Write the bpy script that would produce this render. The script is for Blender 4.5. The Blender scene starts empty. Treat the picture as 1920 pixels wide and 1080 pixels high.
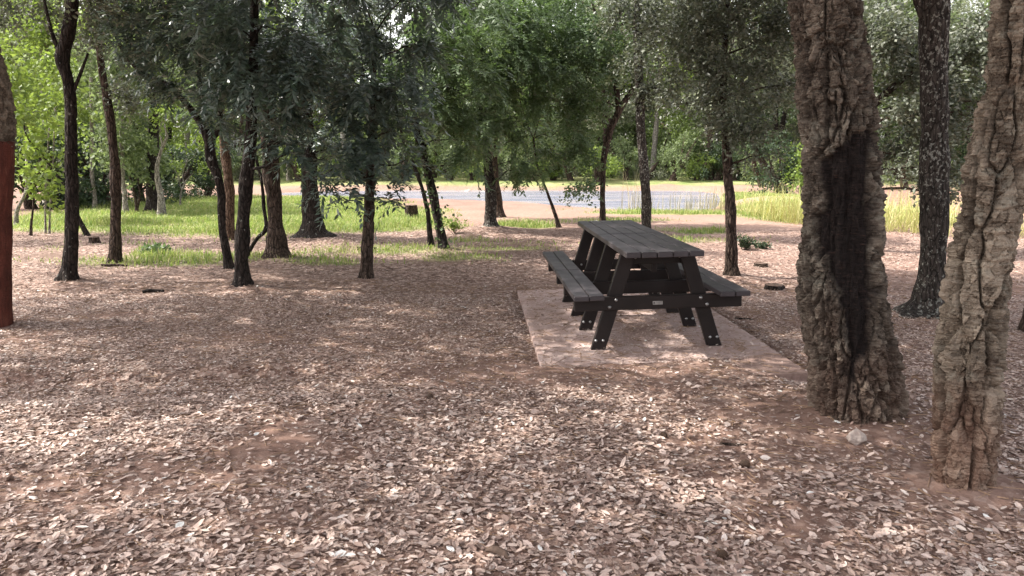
import bpy, math, random
import numpy as np
RS = np.random.RandomState
PI = math.pi
C = bpy.data.collections.new("place"); bpy.context.scene.collection.children.link(C)

# ------------------------------------------------------------------ camera
F = 1440.0; PITCH = math.radians(9.85); HC = 1.5
cp, sp = math.cos(PITCH), math.sin(PITCH)
def ray(px, py):
    u = (px-960)/F; v = -(py-540)/F
    return np.array([u, cp+v*sp, -sp+v*cp])
def at(px, py, Y):
    d = ray(px, py); return d*(Y/d[1]) + np.array([0, 0, HC])
def gp(px, py, z=0.0):
    d = ray(px, py); return d*((z-HC)/d[2]) + np.array([0, 0, HC])
def topix(P):
    P = np.asarray(P); q = P-np.array([0, 0, HC])
    zc = q[..., 1]*cp - q[..., 2]*sp; yc = q[..., 1]*sp + q[..., 2]*cp
    zc = np.where(zc < .05, .05, zc)
    return 960+F*q[..., 0]/zc, 540-F*yc/zc
SUN_EL = math.radians(50); SUN_AZ = (-.98, .08)
n_ = math.hypot(*SUN_AZ); SUN_AZ = (SUN_AZ[0]/n_, SUN_AZ[1]/n_)
SD = np.array([-SUN_AZ[0]*math.cos(SUN_EL), -SUN_AZ[1]*math.cos(SUN_EL), -math.sin(SUN_EL)])

# ------------------------------------------------------------------ noise
def h3(i, j, k, s=0):
    n = (i.astype(np.int64)*374761393 + j.astype(np.int64)*668265263 + k.astype(np.int64)*2147483647 + s*974634777) & 0xffffffff
    n = ((n ^ (n >> 13))*1274126177) & 0xffffffff
    n = ((n ^ (n >> 16))*2246822519) & 0xffffffff
    return ((n ^ (n >> 15)) & 0xffffff)/float(0xffffff)
def vn(x, y, z=None, s=0):
    x = np.asarray(x, float); y = np.asarray(y, float)
    z = np.zeros_like(x) if z is None else np.asarray(z, float)
    xi, yi, zi = np.floor(x), np.floor(y), np.floor(z)
    fx, fy, fz = x-xi, y-yi, z-zi
    fx = fx*fx*(3-2*fx); fy = fy*fy*(3-2*fy); fz = fz*fz*(3-2*fz)
    r = 0
    for a in (0, 1):
        for b in (0, 1):
            for c in (0, 1):
                w = (fx if a else 1-fx)*(fy if b else 1-fy)*(fz if c else 1-fz)
                r = r + w*h3(xi+a, yi+b, zi+c, s)
    return r
def fbm(x, y, z=None, o=4, s=0):
    z = np.zeros_like(np.asarray(x, float)) if z is None else z
    r = 0; a = .5; t = 0
    for k in range(o):
        f = 2**k; r = r + a*vn(x*f, y*f, z*f, s+k*7); t += a; a *= .5
    return r/t
def cell(x, y, z, s=0):
    xi, yi, zi = np.floor(x), np.floor(y), np.floor(z)
    d1 = np.full(x.shape, 9.); d2 = np.full(x.shape, 9.); idv = np.zeros(x.shape)
    for a in (-1, 0, 1):
        for b in (-1, 0, 1):
            for c in (-1, 0, 1):
                i, j, k = xi+a, yi+b, zi+c
                dx = i+h3(i, j, k, s)-x; dy = j+h3(i, j, k, s+1)-y; dz = k+h3(i, j, k, s+2)-z
                d = np.sqrt(dx*dx+dy*dy+dz*dz); m = d < d1
                d2 = np.where(m, d1, np.minimum(d2, d)); idv = np.where(m, h3(i, j, k, s+3), idv); d1 = np.where(m, d, d1)
    return d1, d2, idv
def sst(a, b, x):
    t = np.clip((x-a)/(b-a), 0, 1); return t*t*(3-2*t)

# ------------------------------------------------------------------ object helpers
def tag(o, label=None, cat=None, group=None, kind=None):
    if label: o['label'] = label
    if cat: o['category'] = cat
    if group: o['group'] = group
    if kind: o['kind'] = kind
    return o
def empty(name, loc, label=None, cat=None, group=None):
    o = bpy.data.objects.new(name, None); C.objects.link(o); o.location = [float(v) for v in loc]; o.empty_display_size = .2
    return tag(o, label, cat, group)
def mesh_np(name, V, faces, mats, parent=None, smooth=True, matidx=None, attrs=None):
    """V (n,3); faces: list of int arrays (m,k)"""
    V = np.asarray(V, np.float32)
    me = bpy.data.meshes.new(name)
    faces = [np.asarray(f, np.int32) for f in faces if len(f)]
    nl = sum(f.size for f in faces); nf = sum(len(f) for f in faces)
    me.vertices.add(len(V)); me.vertices.foreach_set('co', V.ravel())
    me.loops.add(nl); me.polygons.add(nf)
    me.loops.foreach_set('vertex_index', np.concatenate([f.ravel() for f in faces]))
    tot = np.concatenate([np.full(len(f), f.shape[1], np.int32) for f in faces])
    st = np.concatenate([[0], np.cumsum(tot)[:-1]]).astype(np.int32)
    me.polygons.foreach_set('loop_start', st)
    try: me.polygons.foreach_set('loop_total', tot)
    except Exception: pass
    me.polygons.foreach_set('use_smooth', np.full(nf, smooth, bool))
    if matidx is not None: me.polygons.foreach_set('material_index', np.asarray(matidx, np.int32))
    for m in (mats if isinstance(mats, (list, tuple)) else [mats]): me.materials.append(m)
    if attrs:
        for k, v in attrs.items():
            a = me.attributes.new(k, 'FLOAT', 'POINT'); a.data.foreach_set('value', np.asarray(v, np.float32))
    me.update(calc_edges=True); me.validate()
    o = bpy.data.objects.new(name, me); C.objects.link(o)
    if parent is not None:
        o.parent = parent
    return o
class MB:
    def __init__(s): s.v = []; s.f = {}; s.n = 0
    def add(s, V, *faces):
        V = np.asarray(V, float)
        s.v.append(V)
        for f in faces:
            f = np.asarray(f)
            if len(f): s.f.setdefault(f.shape[1], []).append(f+s.n)
        s.n += len(V)
    def build(s, name, mats, parent=None, smooth=True, off=None, attrs=None):
        V = np.concatenate(s.v)
        if off is not None: V = V-np.asarray(off)
        return mesh_np(name, V, [np.concatenate(a) for a in s.f.values()], mats, parent, smooth, attrs=attrs)
def box(mb, x0, x1, y0, y1, z0, z1, b=.004, M=None):
    """bevelled box"""
    b = min(b, (x1-x0)*.4, (y1-y0)*.4, (z1-z0)*.4)
    V = []; 
    for (ix, X) in ((-1, x0), (1, x1)):
        for (iy, Y) in ((-1, y0), (1, y1)):
            for (iz, Z) in ((-1, z0), (1, z1)):
                V += [(X, Y-iy*b, Z-iz*b), (X-ix*b, Y, Z-iz*b), (X-ix*b, Y-iy*b, Z)]
    def c(ix, iy, iz, k): return ((ix*2+iy)*2+iz)*3+k
    q = []
    q += [(c(0,0,0,0), c(0,0,1,0), c(0,1,1,0), c(0,1,0,0)), (c(1,0,0,0), c(1,1,0,0), c(1,1,1,0), c(1,0,1,0))]
    q += [(c(0,0,0,1), c(1,0,0,1), c(1,0,1,1), c(0,0,1,1)), (c(0,1,0,1), c(0,1,1,1), c(1,1,1,1), c(1,1,0,1))]
    q += [(c(0,0,0,2), c(0,1,0,2), c(1,1,0,2), c(1,0,0,2)), (c(0,0,1,2), c(1,0,1,2), c(1,1,1,2), c(0,1,1,2))]
    for i in (0, 1):
        for j in (0, 1):
            q.append((c(i,j,0,0), c(i,j,1,0), c(i,j,1,1), c(i,j,0,1)))      # z edges
            q.append((c(i,0,j,0), c(i,1,j,0), c(i,1,j,2), c(i,0,j,2)))      # y edges
            q.append((c(0,i,j,1), c(1,i,j,1), c(1,i,j,2), c(0,i,j,2)))      # x edges
    t = [(c(i,j,k,0), c(i,j,k,1), c(i,j,k,2)) for i in (0,1) for j in (0,1) for k in (0,1)]
    V = np.array(V, float)
    if M is not None: V = M(V)
    mb.add(V, q, t)
def catmull(P, R, step):
    P = np.asarray(P, float); R = np.asarray(R, float)
    Pe = np.vstack([2*P[0]-P[1], P, 2*P[-1]-P[-2]]); outP = []; outR = []
    for i in range(len(P)-1):
        p0, p1, p2, p3 = Pe[i:i+4]
        n = max(2, int(np.linalg.norm(p2-p1)/step))
        for k in range(n):
            t = k/n
            outP.append(.5*((2*p1)+(-p0+p2)*t+(2*p0-5*p1+4*p2-p3)*t*t+(-p0+3*p1-3*p2+p3)*t**3))
            outR.append(R[i]+(R[i+1]-R[i])*(t*t*(3-2*t)))
    outP.append(P[-1]); outR.append(R[-1])
    return np.array(outP), np.array(outR)
def tube(mb, P, R, n=6, disp=None, cap=True):
    P = np.asarray(P, float); R = np.asarray(R, float); m = len(P)
    T = np.gradient(P, axis=0); T /= np.linalg.norm(T, axis=1)[:, None]+1e-9
    ref = np.array([0, 1., 0]) if abs(T[:, 1]).mean() < .8 else np.array([1., 0, 0])
    A = np.cross(T, ref); A /= np.linalg.norm(A, axis=1)[:, None]+1e-9
    B = np.cross(T, A)
    th = np.linspace(0, 2*PI, n, endpoint=False)
    dirs = A[:, None, :]*np.cos(th)[None, :, None] + B[:, None, :]*np.sin(th)[None, :, None]
    rr = np.repeat(R[:, None], n, 1)
    V = P[:, None, :]+dirs*rr[..., None]
    if disp is not None:
        V = V+dirs*disp(V, rr, P, dirs)[..., None]
    idx = np.arange(m*n).reshape(m, n)
    a = idx[:-1]; b = idx[1:]
    q = np.stack([a, np.roll(a, -1, 1), np.roll(b, -1, 1), b], -1).reshape(-1, 4)
    V = V.reshape(-1, 3)
    if cap:
        V = np.vstack([V, P[-1:]+T[-1:]*R[-1]*.3]); k = len(V)-1
        top = idx[-1]; t = np.stack([top, np.roll(top, -1), np.full(n, k)], -1)
        mb.add(V, q, t)
    else: mb.add(V, q)
    return V

# ------------------------------------------------------------------ materials
def newmat(name):
    m = bpy.data.materials.new(name); m.use_nodes = True; nt = m.node_tree
    for n in list(nt.nodes): nt.nodes.remove(n)
    out = nt.nodes.new('ShaderNodeOutputMaterial')
    return m, nt, out
class N:
    def __init__(s, nt): s.nt = nt
    def n(s, t, **k):
        x = s.nt.nodes.new(t)
        for a, b in k.items(): setattr(x, a, b)
        return x
    def l(s, a, b): s.nt.links.new(a, b)
    def coord(s, scale=(1, 1, 1), kind='Object'):
        tc = s.n('ShaderNodeTexCoord'); mp = s.n('ShaderNodeMapping'); mp.inputs['Scale'].default_value = scale
        s.l(tc.outputs[kind], mp.inputs['Vector']); return mp.outputs[0]
    def noise(s, vec, scale, detail=4, rough=.6, out='Fac'):
        x = s.n('ShaderNodeTexNoise'); x.inputs['Scale'].default_value = scale; x.inputs['Detail'].default_value = detail
        x.inputs['Roughness'].default_value = rough; s.l(vec, x.inputs['Vector']); return x.outputs[out]
    def ramp(s, fac, stops):
        r = s.n('ShaderNodeValToRGB'); e = r.color_ramp.elements
        while len(e) < len(stops): e.new(.5)
        for i, (p, c) in enumerate(stops):
            e[i].position = p; e[i].color = (*c, 1) if len(c) == 3 else c
        s.l(fac, r.inputs[0]); return r.outputs[0]
    def mix(s, fac, a, b, mode='MIX'):
        x = s.n('ShaderNodeMix', data_type='RGBA', blend_type=mode)
        if isinstance(fac, (int, float)): x.inputs[0].default_value = fac
        else: s.l(fac, x.inputs[0])
        for i, v in ((6, a), (7, b)):
            if isinstance(v, tuple): x.inputs[i].default_value = (*v, 1)
            else: s.l(v, x.inputs[i])
        return x.outputs[2]
    def math(s, op, a, b=None, clamp=False):
        x = s.n('ShaderNodeMath', operation=op, use_clamp=clamp)
        for i, v in ((0, a), (1, b)):
            if v is None: continue
            if isinstance(v, (int, float)): x.inputs[i].default_value = v
            else: s.l(v, x.inputs[i])
        return x.outputs[0]
    def bump(s, h, strength=.5, dist=.01, nrm=None):
        b = s.n('ShaderNodeBump'); b.inputs['Strength'].default_value = strength; b.inputs['Distance'].default_value = dist
        s.l(h, b.inputs['Height'])
        if nrm is not None: s.l(nrm, b.inputs['Normal'])
        return b.outputs[0]
    def pbr(s, col, rough=.8, spec=.3, nrm=None):
        p = s.n('ShaderNodeBsdfPrincipled')
        if isinstance(col, tuple): p.inputs['Base Color'].default_value = (*col, 1)
        else: s.l(col, p.inputs['Base Color'])
        if isinstance(rough, (int, float)): p.inputs['Roughness'].default_value = rough
        else: s.l(rough, p.inputs['Roughness'])
        p.inputs['Specular IOR Level'].default_value = spec
        if nrm is not None: s.l(nrm, p.inputs['Normal'])
        return p
def attr(g, name):
    a = g.n('ShaderNodeAttribute'); a.attribute_name = name; return a.outputs['Fac']

def leaf_mat(name, cols, trans=.35, tcol=(.25, .35, .05), rough=.45, spec=.35):
    m, nt, out = newmat(name); g = N(nt)
    ge = g.n('ShaderNodeNewGeometry')
    k = len(cols); col = g.ramp(ge.outputs['Random Per Island'], [(i/max(1, k-1), c) for i, c in enumerate(cols)])
    big = g.noise(g.coord(kind='Object'), 1.1, 2)
    col = g.mix(g.math('MULTIPLY', g.math('SUBTRACT', big, .35, True), 1.2, True), col, tcol, 'MIX') if trans > .45 else col
    p = g.pbr(col, rough, spec)
    t = g.n('ShaderNodeBsdfTranslucent'); tc = g.mix(.5, col, tcol); g.l(tc, t.inputs[0])
    mx = g.n('ShaderNodeMixShader'); mx.inputs[0].default_value = trans
    g.l(p.outputs[0], mx.inputs[1]); g.l(t.outputs[0], mx.inputs[2]); g.l(mx.outputs[0], out.inputs[0])
    return m
def bark_mat(name, c1, c2, lichen=None, lich_amt=.62, vs=1.0, bump=1., rough=.9, ls=12):
    m, nt, out = newmat(name); g = N(nt)
    v = g.coord((vs*1.0, vs*1.0, vs*.28)); v2 = g.coord((1, 1, 1))
    n1 = g.noise(v, 38, 6, .65); n2 = g.noise(v2, 9, 5, .6)
    vo = g.n('ShaderNodeTexVoronoi', feature='DISTANCE_TO_EDGE'); vo.inputs['Scale'].default_value = 26*vs; g.l(v, vo.inputs['Vector'])
    cr = g.math('MULTIPLY', vo.outputs[0], 2.2, True)
    col = g.ramp(g.math('ADD', g.math('MULTIPLY', n1, .75), g.math('MULTIPLY', n2, .25)), [(.40, c1), (.62, c2)])
    col = g.mix(g.ramp(cr, [(.0, (1, 1, 1)), (.22, (0, 0, 0))]), col, tuple(v*.45 for v in c1))
    if lichen:
        n3 = g.noise(g.coord((1, 1, .8)), ls, 5, .62); n4 = g.noise(v2, 1.6, 2)
        f = g.ramp(g.math('ADD', n3, g.math('MULTIPLY', g.math('SUBTRACT', n4, .5), .35)), [(lich_amt, (0, 0, 0)), (lich_amt+.04, (1, 1, 1))])
        col = g.mix(g.math('MULTIPLY', f, .85), col, lichen)
    h = g.math('ADD', g.math('MULTIPLY', cr, .8), n1)
    p = g.pbr(col, rough, .2, g.bump(h, bump, .03)); g.l(p.outputs[0], out.inputs[0]); return m
def plain(name, c1, c2, sc=30, rough=.7, spec=.3, bump=.3, metal=0, vs=(1, 1, 1), bd=.004):
    m, nt, out = newmat(name); g = N(nt); v = g.coord(vs)
    n1 = g.noise(v, sc, 5, .6); col = g.ramp(n1, [(.3, c1), (.7, c2)])
    p = g.pbr(col, rough, spec, g.bump(n1, bump, bd)); p.inputs['Metallic'].default_value = metal
    g.l(p.outputs[0], out.inputs[0]); return m

M = {}
M['ash'] = leaf_mat('ash_leaf', [(.040, .066, .058), (.080, .112, .098), (.13, .165, .145), (.055, .090, .052), (.17, .205, .19)], .24, (.09, .15, .05), .36, .6)
M['ashgreen'] = leaf_mat('green_leaf', [(.055, .090, .040), (.090, .135, .065), (.14, .19, .11), (.07, .10, .05)], .34, (.14, .24, .04), .45, .4)
M['oak'] = leaf_mat('oak_leaf', [(.055, .070, .048), (.095, .110, .082), (.17, .18, .145), (.065, .075, .045)], .28, (.13, .17, .05), .45, .4)
M['lime'] = leaf_mat('sunny_leaf', [(.09, .14, .03), (.14, .20, .045), (.20, .26, .07), (.08, .13, .035)], .42, (.30, .42, .05), .5, .3)
M['fargreen'] = leaf_mat('distant_leaf', [(.085, .12, .055), (.13, .175, .08), (.19, .23, .12), (.11, .14, .08)], .42, (.22, .30, .08), .55, .3)
M['fargrey'] = leaf_mat('grey_green_leaf', [(.12, .14, .095), (.18, .20, .14), (.25, .265, .20), (.14, .16, .11)], .42, (.24, .28, .12), .55, .3)
M['darkhedge'] = leaf_mat('dark_hedge_leaf', [(.022, .038, .022), (.035, .055, .028), (.05, .075, .035)], .2, (.08, .14, .03), .5, .3)
M['grass'] = leaf_mat('grass_blade', [(.11, .185, .045), (.18, .26, .075), (.27, .31, .11), (.40, .36, .18), (.15, .22, .06)], .38, (.30, .42, .06), .55, .25)
M['reed'] = leaf_mat('reed_blade', [(.24, .28, .08), (.40, .40, .15), (.52, .47, .26), (.30, .33, .12), (.45, .38, .22)], .35, (.5, .5, .1), .55, .25)
M['deadreed'] = leaf_mat('dry_reed_blade', [(.30, .27, .16), (.42, .37, .24), (.22, .22, .12)], .2, (.4, .35, .15), .6, .2)
M['litter'] = leaf_mat('fallen_leaf', [(.10, .060, .048), (.27, .185, .155), (.40, .295, .25), (.50, .385, .335), (.56, .45, .40), (.20, .13, .105), (.44, .335, .285), (.62, .55, .51)], .04, (.4, .28, .2), .55, .4)
M['litter2'] = leaf_mat('dull_fallen_leaf', [(.09, .057, .046), (.17, .115, .092), (.25, .18, .15), (.33, .245, .205), (.20, .14, .115), (.42, .33, .285)], .04, (.4, .28, .2), .6, .25)
M['paleleaf'] = leaf_mat('bleached_leaf', [(.55, .56, .55), (.72, .72, .70), (.48, .44, .40)], .04, (.5, .5, .45), .5, .4)
M['needle'] = plain('pine_needle', (.16, .10, .065), (.30, .20, .13), 60, .8)
M['bark_dark'] = bark_mat('dark_bark', (.012, .009, .008), (.055, .043, .037), (.34, .35, .32), .645, ls=20)
M['bark_mid'] = bark_mat('brown_bark', (.022, .015, .011), (.12, .086, .068), (.24, .24, .21), .69, ls=22)
M['bark_lich'] = bark_mat('lichen_bark', (.020, .017, .015), (.080, .066, .058), (.25, .25, .225), .565, ls=34)
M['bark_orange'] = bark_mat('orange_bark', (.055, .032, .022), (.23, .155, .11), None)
M['bark_pale'] = bark_mat('pale_bark', (.16, .14, .12), (.42, .39, .34), (.5, .5, .46), .62)
M['wood_cut'] = plain('cut_wood', (.05, .034, .026), (.15, .10, .075), 30, .85)
M['rock'] = plain('rock', (.24, .19, .17), (.46, .40, .36), 22, .85, .2, .6, bd=.01)
M['cone'] = plain('pine_cone', (.03, .018, .012), (.10, .06, .04), 60, .7)

# cork (near oaks)
def cork_mat(name, c1, c2, c3):
    m, nt, out = newmat(name); g = N(nt)
    v = g.coord((1, 1, 1)); vl = g.coord((1, 1, 6))
    n1 = g.noise(v, 14, 6, .65); n2 = g.noise(vl, 22, 4, .6); n3 = g.noise(v, 75, 4, .7); n5 = g.noise(v, 4, 3, .6)
    col = g.ramp(g.math('ADD', g.math('MULTIPLY', n1, .4), g.math('ADD', g.math('MULTIPLY', n2, .35), g.math('MULTIPLY', n3, .25))), [(.38, c1), (.5, c2), (.64, c3)])
    col = g.mix(g.math('MULTIPLY', g.ramp(attr(g, 'flake'), [(.15, (1, 1, 1)), (.5, (0, 0, 0))]), .62), col, tuple(v*.75 for v in c1))
    col = g.mix(g.math('MULTIPLY', g.ramp(attr(g, 'flake'), [(.62, (0, 0, 0)), (.95, (1, 1, 1))]), .6), col, tuple(v*1.25 for v in c3))
    lf = g.ramp(g.math('ADD', g.math('MULTIPLY', n5, .5), g.math('MULTIPLY', n1, .5)), [(.54, (0, 0, 0)), (.62, (1, 1, 1))])
    col = g.mix(g.math('MULTIPLY', lf, .45), col, (.25, .24, .20))
    hz = attr(g, 'lowred')
    col = g.mix(g.math('MULTIPLY', hz, .6), col, (.23, .12, .085))
    ch = attr(g, 'char')
    chc = g.ramp(n2, [(.3, (.007, .006, .006)), (.60, (.020, .015, .014)), (.78, (.075, .043, .034))])
    col = g.mix(ch, col, chc)
    h = g.math('ADD', g.math('MULTIPLY', n2, 1.0), g.math('MULTIPLY', n3, .6))
    p = g.pbr(col, .92, .15, g.bump(h, 1., .016)); g.l(p.outputs[0], out.inputs[0]); return m
M['cork'] = cork_mat('cork_bark', (.025, .0195, .016), (.096, .078, .063), (.225, .193, .158))
M['cork2'] = cork_mat('cork_bark_pale', (.045, .034, .026), (.158, .128, .099), (.31, .262, .208))

def red_mat():
    m, nt, out = newmat('stripped_trunk'); g = N(nt)
    v = g.coord((1, 1, .5)); n1 = g.noise(v, 7, 5, .6); n2 = g.noise(g.coord((1, 1, 2)), 30, 4, .6)
    col = g.ramp(n1, [(.3, (.060, .018, .013)), (.55, (.115, .034, .024)), (.75, (.17, .060, .042))])
    col = g.mix(g.math('MULTIPLY', g.ramp(n2, [(.6, (0, 0, 0)), (.72, (1, 1, 1))]), .5), col, (.07, .03, .025))
    n6 = g.noise(g.coord((14, 14, .9)), 3, 5, .7)
    col = g.mix(g.math('MULTIPLY', g.ramp(n6, [(.45, (0, 0, 0)), (.62, (1, 1, 1))]), .55), col, (.045, .016, .012))
    col = g.mix(g.math('MULTIPLY', g.ramp(n6, [(.30, (1, 1, 1)), (.40, (0, 0, 0))]), .4), col, (.26, .13, .095))
    p = g.pbr(col, .8, .2, g.bump(g.math('ADD', n2, n6), .8, .015)); g.l(p.outputs[0], out.inputs[0]); return m
M['red'] = red_mat()

def plastic(name, base, top, spec=.45):
    m, nt, out = newmat(name); g = N(nt)
    v = g.coord((26, 1.2, 26)); n1 = g.noise(v, 3, 4, .6); n2 = g.noise(g.coord(), 6, 4, .6); n3 = g.noise(g.coord(), 120, 3, .6)
    col = g.ramp(n2, [(.3, base), (.7, top)])
    sp_ = g.ramp(n3, [(.70, (0, 0, 0)), (.76, (1, 1, 1))])
    col = g.mix(g.math('MULTIPLY', sp_, .35), col, tuple(v*2.4 for v in top))
    rg = g.ramp(n2, [(.3, (.42,)*3), (.7, (.60,)*3)])
    h = g.math('ADD', n1, g.math('MULTIPLY', n3, .4))
    p = g.pbr(col, rg, spec, g.bump(h, .35, .003)); g.l(p.outputs[0], out.inputs[0]); return m
M['board'] = plastic('dark_board', (.029, .024, .027), (.050, .043, .048))
M['frame'] = plastic('dark_frame', (.007, .005, .005), (.014, .009, .008), .28)
M['steel'] = plain('steel', (.28, .28, .28), (.45, .45, .45), 50, .45, .5, .05, 1)
M['ink'] = plain('ink', (.05, .05, .05), (.10, .09, .09), 50, .6)

def ground_mat():
    m, nt, out = newmat('forest_ground'); g = N(nt)
    v = g.coord(); gr = attr(g, 'grass'); li = attr(g, 'litter'); rd = attr(g, 'redsoil')
    n1 = g.noise(v, .9, 6, .6); n2 = g.noise(v, 14, 6, .65); n3 = g.noise(v, 90, 4, .7)
    soil = g.ramp(g.math('ADD', g.math('MULTIPLY', n1, .5), g.math('MULTIPLY', n2, .5)), [(.3, (.11, .066, .052)), (.5, (.20, .126, .101)), (.7, (.29, .198, .162))])
    soil = g.mix(g.math('MULTIPLY', n3, .35), soil, (.16, .10, .08), 'MIX')
    rs = g.ramp(n2, [(.3, (.19, .120, .088)), (.7, (.32, .235, .185))])
    soil = g.mix(rd, soil, rs)
    far_ = attr(g, 'dark_soil'); soil = g.mix(g.math('MULTIPLY', far_, .6), soil, (.085, .060, .045))  # soil darker in a middle-distance band, fading to the right
    # small fallen leaves seen as flecks
    vo = g.n('ShaderNodeTexVoronoi'); vo.inputs['Scale'].default_value = 27; vm = g.coord((1, 1, 1)); g.l(vm, vo.inputs['Vector'])
    sx = g.n('ShaderNodeSeparateColor'); g.l(vo.outputs['Color'], sx.inputs[0])
    lc = g.ramp(sx.outputs[0], [(0, (.10, .062, .05)), (.35, (.22, .145, .118)), (.7, (.36, .26, .215)), (1, (.50, .40, .35))])
    nm = g.noise(v, 3.2, 4, .6)
    lf = g.math('MULTIPLY', li, g.ramp(g.math('ADD', sx.outputs[1], g.math('SUBTRACT', nm, .5)), [(.22, (0, 0, 0)), (.34, (1, 1, 1))]), True)
    col = g.mix(g.math('MULTIPLY', lf, .85), soil, lc)
    gc = g.ramp(g.math('ADD', g.math('MULTIPLY', n2, .5), g.math('MULTIPLY', n1, .5)), [(.32, (.085, .13, .035)), (.47, (.16, .20, .07)), (.62, (.33, .29, .16))])
    gf = g.math('MULTIPLY', g.math('SUBTRACT', g.math('ADD', g.math('MULTIPLY', gr, 1.7), g.math('MULTIPLY', n2, .5)), .45), 1.6, True)
    gf = g.math('MULTIPLY', gf, gr, True)
    col = g.mix(gf, col, gc)
    h = g.math('ADD', g.math('MULTIPLY', n2, 1.), g.math('MULTIPLY', n3, .35))
    h2 = g.math('ADD', h, g.math('MULTIPLY', g.math('MULTIPLY', vo.outputs['Distance'], li), 1.2))
    p = g.pbr(col, .93, .15, g.bump(h2, .7, .014)); g.l(p.outputs[0], out.inputs[0]); return m
M['ground'] = ground_mat()
def slab_mat():
    m, nt, out = newmat('concrete_pink'); g = N(nt); v = g.coord()
    n1 = g.noise(v, 2.2, 6, .65); n2 = g.noise(v, 30, 5, .6); so = attr(g, 'soil')
    col = g.ramp(n2, [(.3, (.38, .285, .26)), (.7, (.52, .41, .38))])
    st = g.ramp(n1, [(.42, (0, 0, 0)), (.62, (1, 1, 1))])
    col = g.mix(g.math('MULTIPLY', st, .45), col, (.26, .165, .135))
    sf = g.ramp(g.math('ADD', so, g.math('MULTIPLY', g.math('SUBTRACT', n1, .5), .8)), [(.42, (0, 0, 0)), (.62, (1, 1, 1))])
    sc = g.ramp(n2, [(.3, (.17, .112, .094)), (.7, (.30, .21, .18))])
    col = g.mix(g.math('MULTIPLY', sf, .9), col, sc)
    p = g.pbr(col, .92, .10, g.bump(n2, .6, .006)); g.l(p.outputs[0], out.inputs[0]); return m
M['slab'] = slab_mat()
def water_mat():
    m, nt, out = newmat('murky_sky_tint_water'); g = N(nt)
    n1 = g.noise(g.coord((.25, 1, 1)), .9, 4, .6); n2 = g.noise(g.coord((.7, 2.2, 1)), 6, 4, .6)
    col = g.ramp(n1, [(.40, (.15, .165, .225)), (.55, (.23, .23, .27)), (.68, (.30, .27, .27))])  # blue-grey streaks paint sky reflection into the murky colour
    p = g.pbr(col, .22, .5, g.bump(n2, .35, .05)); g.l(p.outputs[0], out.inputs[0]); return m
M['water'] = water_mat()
M['pebbles'] = plain('pale_rubble', (.30, .25, .21), (.48, .42, .37), 8, .9)

# ------------------------------------------------------------------ terrain
BASE = gp(1231, 658); YAW = math.radians(2.74); TILT = math.radians(-1.3)
SLX0, SLX1, SLY0, SLY1 = -.93, .86, -.80, 2.75
def to_world(x, y, z=0):
    X = x*math.cos(TILT)+z*math.sin(TILT); Z = -x*math.sin(TILT)+z*math.cos(TILT)
    return np.stack([BASE[0]+X*math.cos(YAW)-y*math.sin(YAW), BASE[1]+X*math.sin(YAW)+y*math.cos(YAW), Z+.022], -1)
def slab_local(x, y):
    dx = x-BASE[0]; dy = y-BASE[1]
    return dx*math.cos(YAW)+dy*math.sin(YAW), -dx*math.sin(YAW)+dy*math.cos(YAW)
def slab_top(x, y):
    lx, ly = slab_local(x, y); ins = (lx > SLX0) & (lx < SLX1) & (ly > SLY0) & (ly < SLY1)
    return np.where(ins, -lx*math.sin(TILT)*1.0+.024, -9.), lx, ly
POND = np.array([gp(*p, -.1)[:2] for p in [(520, 366), (600, 372), (700, 375), (850, 377), (980, 381), (1060, 388), (1160, 396), (1290, 398), (1340, 393), (1352, 376), (1345, 361), (1290, 356), (1000, 355), (760, 355), (600, 357), (520, 360)]])
def poly_sd(x, y, P):
    ins = np.zeros(x.shape, bool); d = np.full(x.shape, 1e9)
    for i in range(len(P)):
        a = P[i]; b = P[(i+1) % len(P)]
        c = ((a[1] > y) != (b[1] > y)) & (x < (b[0]-a[0])*(y-a[1])/(b[1]-a[1]+1e-12)+a[0]); ins ^= c
        e = b-a; t = np.clip(((x-a[0])*e[0]+(y-a[1])*e[1])/(e@e), 0, 1)
        d = np.minimum(d, np.hypot(x-a[0]-t*e[0], y-a[1]-t*e[1]))
    return np.where(ins, -d, d)
MOUNDS = []   # (x,y,r,h)
def mound(px, py, r, h):
    p = gp(px, py); MOUNDS.append((p[0], p[1], r, h))
mound(1608, 785, .42, .045); mound(1812, 905, .30, .04); mound(590, 448, .7, .10); mound(921, 434, .75, .10)
mound(128, 527, .35, .06); mound(1730, 592, .4, .05); mound(455, 543, .3, .04); mound(1371, 520, .3, .05); mound(1450, 385, 2.0, .25); mound(687, 527, .3, .03)
mound(935, 412, .7, .06); mound(520, 487, .4, .05); mound(830, 472, .35, .05)
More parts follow.
